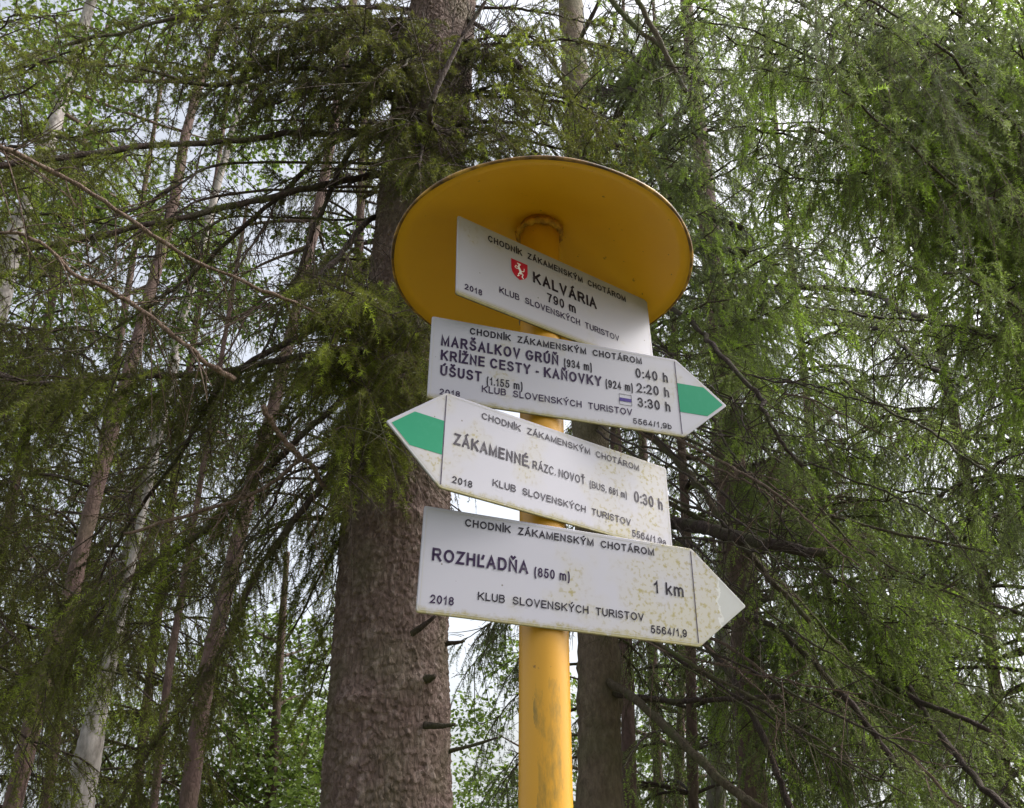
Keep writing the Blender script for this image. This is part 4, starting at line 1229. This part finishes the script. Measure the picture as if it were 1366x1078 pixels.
# right masses
Fr = Tree('spruce_tree', 'spruce with long hanging curtains of twigs along the right edge', 'tree', [(1660, 1078), (1600, 540), (1530, 60)], [130, 115, 95], 3.6, 'bark_mid', up=3.0, needle='needle_grey')
boughs(Fr, [(1060, 20, 2.9), (1120, 90, 2.8), (1180, 40, 3.0), (1010, 90, 3.2), (1080, 170, 2.8), (1250, 20, 3.2), (1340, -20, 3.0), (1130, -10, 3.1), (960, 40, 3.4), (980, 170, 3.2), (1150, 230, 3.0), (1220, 120, 3.2), (1030, 240, 3.2), (1300, -60, 3.2), (1200, -90, 3.4), (1080, -80, 3.3), (980, -60, 3.6), (930, 10, 3.8), (1360, 60, 3.0), (1290, 60, 3.5), (900, 90, 4.0)],
       rep=1, dz=0.25, sag=0.15, s0=0.4, lat=0.28, step=0.07, droop=1.1, hang=1.5, tint=0.55, fresh=0.5, r=0.013, dens=1.4)
for tg, n, ln in (((1050, -60, 2.5), 16, 0.75), ((1095, -30, 2.35), 18, 0.85), ((1120, 120, 2.4), 12, 0.6), ((1000, -20, 2.8), 14, 0.7), ((1230, 90, 2.8), 12, 0.5), ((1170, 330, 2.6), 10, 0.4), ((940, 30, 3.2), 14, 0.7)):
    curtain(Fr, tg, n, ln, 0.05, 0.42 if ln > 0.65 else 0.6, 0.5)
boughs(Fr, [(1260, 320, 3.6), (1190, 370, 3.8), (1310, 390, 3.5), (1340, 300, 3.4), (1280, 470, 3.8), (1350, 520, 3.5), (1330, 620, 3.7), (1352, 420, 3.2), (1300, 560, 4.2), (1240, 250, 3.9), (1360, 680, 3.6), (1290, 700, 4.2)],
       rep=1, dz=0.35, sag=0.12, s0=0.35, lat=0.30, step=0.07, droop=0.9, hang=1.1, tint=0.60, fresh=0.6, r=0.013, dens=1.5)
boughs(C, [(1020, 400, 5.0), (1060, 500, 5.0), (1110, 560, 5.0), (1160, 610, 5.0), (1040, 620, 5.0), (1090, 690, 4.8), (1180, 690, 4.8), (1000, 280, 5.4), (1050, 230, 5.2), (1120, 440, 5.0), (960, 380, 5.6), (1000, 540, 5.4), (1230, 560, 5.0), (1260, 660, 4.8), (1100, 320, 5.2)],
       rep=2, dz=0.5, sag=0.15, s0=0.35, lat=0.40, step=0.085, droop=0.9, hang=1.1, tint=0.54, fresh=0.55, r=0.018, dens=1.7)
boughs(C, [(1150, 760, 4.6), (1200, 830, 4.6), (1110, 860, 4.7), (1260, 780, 4.5), (1160, 940, 4.6), (1080, 970, 4.7), (1250, 910, 4.5), (1320, 850, 4.3), (1120, 1040, 4.7), (1220, 1030, 4.5), (1330, 1000, 4.3), (1040, 860, 4.9), (1040, 1040, 4.9)],
       rep=2, dz=0.5, sag=0.15, s0=0.4, lat=0.36, step=0.085, droop=0.8, hang=1.0, tint=0.56, fresh=0.55, r=0.016, dens=1.7)
boughs(B, [(880, 60, 5.6), (930, 130, 5.4), (840, 160, 5.4), (960, 20, 5.6), (900, 220, 5.2), (950, 310, 4.8), (970, 400, 4.8), (1000, 460, 4.6), (820, 60, 6.0), (720, 20, 6.2), (700, 130, 6.0), (980, 120, 5.2), (1010, 200, 5.0), (920, 0, 5.2), (900, -60, 5.6), (840, -40, 6.0), (990, -40, 5.4), (1040, 60, 5.2)],
       rep=2, dz=0.45, sag=0.15, s0=0.4, lat=0.38, step=0.085, droop=0.8, hang=0.9, tint=0.48, fresh=0.4, r=0.018, dens=1.7)
boughs(B, [(680, 900, 5.4), (645, 990, 5.2), (640, 850, 5.4), (880, 920, 5.4), (670, 1040, 5.6), (620, 900, 5.6)], rep=2, jit=(20, 40), dz=0.45, sag=0.15, s0=0.5, lat=0.3, step=0.07, droop=0.8, hang=0.8, tint=0.46, fresh=0.3, r=0.012)

# ------------------------------------------------------------------ conifers standing farther back
def conifer(t, zs, reach, nper, tint, rng=RNG, lat=0.58, dens=1.25, sector=None):
    mb, br = MB(), MB()
    for z in zs:
        for k in range(nper):
            a = rng.uniform(0, 6.283) if sector is None else rng.uniform(*sector)
            c = t.at(z)
            L = reach * rng.uniform(0.6, 1.1) * np.clip((t.q[-1, 2] + 3 - z) / (t.q[-1, 2] + 1), 0.3, 1)
            e = c + np.array([math.cos(a) * L, math.sin(a) * L, -0.25 * L + rng.normal(0, 0.1)])
            tt = np.linspace(0, 1, 14)[:, None]
            pa = c + (e - c) * tt + np.array([0, 0, 0.22 * L]) * np.sin(tt * np.pi) * 0.8
            tube(br, pa, np.linspace(0.020, 0.005, 14), 6, att=0.5)
            spray(mb, pa, 0.22, lat, 0.07, 0.9, 0.9, tint + rng.normal(0, 0.05), rng, dens, 0.2)
    br.build('limbs', M[t.limb], t.e, smooth=True)
    return mb.build('crown', [M[t.needle], M['twig']], t.e)
for lab, pts, wd, Y, z0, z1, n, reach, tint, nd in (
    ('dark spruce behind the drooping boughs on the far right', [(1345, 1078), (1300, 700), (1220, 300)], [22, 19, 14], 8.5, 1.8, 13.5, 34, 2.3, 0.56, 'needle_grey'),
    ('spruce farther back between the reddish trunk and the right edge', [(1130, 1078), (1095, 700), (1050, 300)], [18, 15, 11], 10.5, 1.8, 16, 34, 2.2, 0.58, 'needle_grey'),
    ('spruce far behind the slender mossy trunk, seen above the roof', [(880, 1078), (862, 700), (840, 200)], [18, 16, 11], 12.0, 5.5, 17, 24, 2.3, 0.50, 'needle'),
    ('leaning grey-green spruce between the slender mossy trunk and the reddish one', [(925, 1078), (915, 700), (890, 300)], [20, 17, 12], 9.5, 1.7, 14, 30, 2.0, 0.55, 'needle_grey'),
    ('tall spruce behind the far right boughs, standing outside the curtain', [(1450, 1078), (1400, 700), (1330, 300)], [24, 20, 15], 6.5, 1.7, 10.5, 28, 1.9, 0.58, 'needle_grey'),
    ('spruce filling the gap at the far left, behind the pale grey trunk', [(-60, 1078), (10, 700), (90, 300)], [20, 17, 12], 10.5, 1.6, 13, 30, 2.2, 0.46, 'needle'),
    ('spruce between the leaning reddish trunks on the left', [(180, 1078), (225, 700), (280, 300)], [18, 15, 11], 11.5, 1.6, 12, 26, 1.8, 0.46, 'needle'),
    ('dark spruce behind the big trunk, showing at its left side', [(455, 1078), (465, 700), (480, 300)], [24, 20, 15], 8.0, 4.6, 11.5, 20, 1.9, 0.44, 'needle'),
    ('spruce in the back of the left side, among the thin trunks', [(60, 1078), (120, 700), (180, 330)], [18, 15, 10], 9.0, 1.6, 5.8, 13, 2.0, 0.48, 'needle'),
):
    t_ = Tree('spruce_tree', lab, 'tree', pts, [w_ * 0.75 for w_ in wd], Y, 'bark_red', up=6.0, needle=nd, group='spruces standing farther back')
    conifer(t_, np.linspace(z0, min(z1, t_.q[-1, 2] - 0.2), n), reach, 6, tint)

# ------------------------------------------------------------------ broadleaf trees behind
def leaf_cloud(mb, tw, c, R, n, size, tint, rng, flat=0.6):
    """sprays of leaves round a point; leaves are folded diamonds set along short twigs"""
    a = rng.standard_normal((n, 3)); a = nrm(a) * rng.random((n, 1)) ** 0.45 * R
    a[:, 2] *= 0.75
    p0 = c + a
    d = nrm(a / R * 0.7 + rng.standard_normal((n, 3)) * 0.6 * np.array([1, 1, 0.45]))
    L = rng.uniform(0.25, 0.6, n) * max(0.6, R)
    g = rng.uniform(0.0, 0.5, n)
    strands(tw, p0, d, L, g, 0.003 * np.ones(n), 3, mat=1)
    k = np.maximum(4, (L / (size * 0.72)).astype(int))
    I = np.repeat(np.arange(n), k)
    t = rng.uniform(0.1, 1.05, len(I))
    b = twig_eval(p0[I], d[I], L[I], g[I], t)
    T = twig_tan(d[I], g[I], t)
    up = nrm(np.array([0, 0, 1.0]) + rng.standard_normal((len(I), 3)) * flat)
    sd = nrm(np.cross(T, up)) * np.where(rng.random(len(I)) < 0.5, 1, -1)[:, None]
    ax = nrm(T * 0.6 + sd + DOWN * 0.25)
    wv = nrm(np.cross(up, ax))
    s = size * rng.uniform(0.6, 1.2, len(I))[:, None]
    v = np.stack([b, b + ax * s * 0.5 + wv * s * 0.32 + up * s * 0.08, b + ax * s, b + ax * s * 0.5 - wv * s * 0.32 + up * s * 0.08], 1)
    m_ = len(I)
    ids = np.arange(4 * m_).reshape(m_, 4)
    tri = np.concatenate([ids[:, [0, 1, 2]], ids[:, [0, 2, 3]]])
    tt = np.clip(tint + rng.normal(0, 0.13, n)[I] + rng.normal(0, 0.08, m_), 0, 1)
    mb.add(v.reshape(-1, 3), tris=tri, att=np.r_[tt, tt], mat=0)
    NT[0] += 2 * m_

def leafy(t, spots, size=0.05, tint=0.5, n=60, rng=RNG):
    size *= 1.5
    n *= 2.4
    """crown of a broadleaf tree: limbs from the trunk to leaf clouds at (px, py, depth, radius px)"""
    mb, br = MB(), MB()
    for s_ in spots:
        c = P(*s_[:3]); R = s_[3] * s_[2] / FPX
        a = t.at(np.clip(c[2] - 0.6 * np.linalg.norm(c[:2] - t.at(c[2])[:2]) * 0.6, 0.8, t.q[-1, 2]))
        mid = (a + c) / 2 + rng.normal(0, 0.12, 3)
        pa = resample(np.array([a, mid, c]), 16)
        ob = t.branch_mesh(pa, 0.012 * s_[2] / 5, 0.004, 'bark_red', 0, rng)
        leaf_cloud(mb, mb, c, R, int(n * (s_[4] if len(s_) > 4 else 1)), size * (1 + 0.02 * (s_[2] - 8)), tint + (s_[5] if len(s_) > 5 else 0), rng)
    return mb.build('crown', [M['leaf'], M['twig']], t.e)

gl = 'thin trees in the wood on the left'
T1 = Tree('broadleaf_tree', 'pale whitish trunk at the bottom left, its upper part lost behind spruce boughs', 'tree', [(104, 1078), (128, 958), (152, 860), (178, 740), (205, 620)], [38, 29, 16, 11, 8], 6.0, 'bark_pale', up=1.0)
T2 = Tree('broadleaf_tree', 'thin reddish trunk leaning right, between the pale whitish trunk and the big spruce', 'tree',
          [(250, 1078), (276, 900), (292, 830), (318, 720), (345, 610), (368, 530), (405, 370), (436, 220), (462, 60)], [24, 23, 21, 19, 17, 16, 14, 13, 11], 7.0, 'bark_red', up=2.5, group=gl)
T3 = Tree('broadleaf_tree', 'thinnest pole-like trunk left of the leaning reddish trunk', 'tree',
          [(205, 1078), (222, 920), (243, 790), (258, 700), (268, 640), (300, 450)], [11, 10, 9, 8, 7, 6], 7.6, 'bark_red', up=2.0, group=gl)
T4 = Tree('broadleaf_tree', 'long reddish trunk leaning right with a crooked top, farther left', 'tree',
          [(16, 1078), (50, 940), (85, 830), (107, 740), (132, 640), (154, 560), (182, 460), (206, 370), (222, 310), (236, 250), (246, 188), (256, 148), (268, 105), (290, 50)], [24, 22, 21, 20, 19, 18, 16, 15, 14, 13, 12, 11, 11, 9], 6.5, 'bark_red', up=2.0, group=gl)
T6 = Tree('broadleaf_tree', 'pale greyish trunk at the upper left edge', 'tree',
          [(-130, 1078), (-60, 680), (12, 345), (32, 285), (50, 230), (66, 185), (80, 140), (110, 40)], [34, 30, 25, 23, 21, 19, 17, 13], 8.0, 'bark_pale', up=2.5, group=gl)
T5 = Tree('broadleaf_tree', 'pale thin trunk half hidden by boughs, between the two leaning trunks', 'tree',
          [(110, 1078), (150, 830), (172, 730), (192, 650), (250, 400), (330, 100)], [18, 15, 14, 13, 11, 8], 9.5, 'bark_pale', up=2.0, group=gl)
Eb = Tree('birch_tree', 'pale birch trunk with dark scars low on the right of the post', 'tree',
          [(955, 1078), (960, 960), (964, 850), (966, 760), (968, 600)], [26, 24, 20, 17, 13], 11.0, 'bark_pale', up=3.0)

leafy(T2, [(330, 60, 11, 60), (380, 170, 11, 55), (290, 130, 11.5, 50), (430, 330, 10, 50), (360, 420, 10, 50), (300, 380, 11, 45), (440, 60, 12, 50), (250, 330, 11, 45)], 0.05, 0.55, 55)
leafy(T4, [(130, 100, 10, 60), (60, 60, 10, 60), (200, 60, 11, 50), (170, 300, 10, 50), (110, 420, 10, 55), (230, 430, 10, 55), (90, 270, 10, 45), (40, 540, 9, 50), (180, 520, 10, 45)], 0.048, 0.6, 55)
leafy(T6, [(20, 120, 12, 70), (130, 110, 14, 70), (190, 250, 14, 60), (60, 20, 14, 70), (260, 330, 14, 60), (330, 200, 14, 60), (90, 180, 12, 50), (30, 260, 12, 55), (60, 330, 12, 55), (0, 400, 12, 60), (150, 10, 13, 60), (240, -10, 13, 60)], 0.055, 0.7, 60)
leafy(T5, [(270, 520, 13, 55), (320, 590, 13, 45), (240, 620, 13, 55), (160, 680, 13, 55), (60, 640, 13, 60), (210, 760, 13, 60), (100, 820, 13, 60), (30, 880, 13, 60)], 0.06, 0.5, 55)
Bl1 = Tree('broadleaf_tree', 'bright leafy young tree low between the thin trunks and the big spruce', 'tree', [(350, 1200), (360, 1078), (372, 900), (380, 780)], [16, 14, 11, 8], 12.0, 'bark_red', up=0.5)
leafy(Bl1, [(350, 1000, 11, 60), (400, 930, 12, 60), (330, 920, 12, 55), (390, 1040, 11, 60), (420, 860, 13, 50), (340, 840, 13, 50), (300, 1040, 11, 60), (380, 1090, 10, 60), (440, 1010, 12, 40), (250, 1060, 12, 60), (300, 960, 13, 50), (420, 1060, 14, 60), (340, 1060, 14, 70), (280, 900, 14, 60), (430, 960, 14, 50), (380, 980, 15, 70), (200, 1020, 14, 60), (160, 960, 14, 60)], 0.06, 0.75, 80)
Bl2 = Tree('broadleaf_tree', 'leafy bush-like tree low behind the post and the pale birch', 'tree', [(900, 1250), (905, 1078), (908, 960), (912, 880)], [18, 15, 11, 7], 13.0, 'bark_red', up=0.5)
leafy(Bl2, [(850, 1060, 15, 60), (860, 900, 15, 50), (800, 1000, 15, 50), (740, 930, 15, 50), (640, 1060, 15, 60), (980, 900, 14, 50), (1080, 1040, 14, 60), (900, 1040, 13, 50), (930, 960, 13, 45), (870, 980, 14, 40), (950, 1050, 13, 50), (890, 900, 14, 35, 0.7), (1010, 1060, 13, 55), (1040, 980, 13, 45), (650, 1050, 13, 50), (630, 960, 14, 45), (680, 880, 14, 40), (740, 1060, 13, 40)], 0.06, 0.7, 60)
leafy(Eb, [(940, 880, 12, 40), (990, 800, 12, 45), (900, 700, 13, 40), (960, 600, 13, 40), (1030, 700, 13, 50)], 0.05, 0.55, 45)
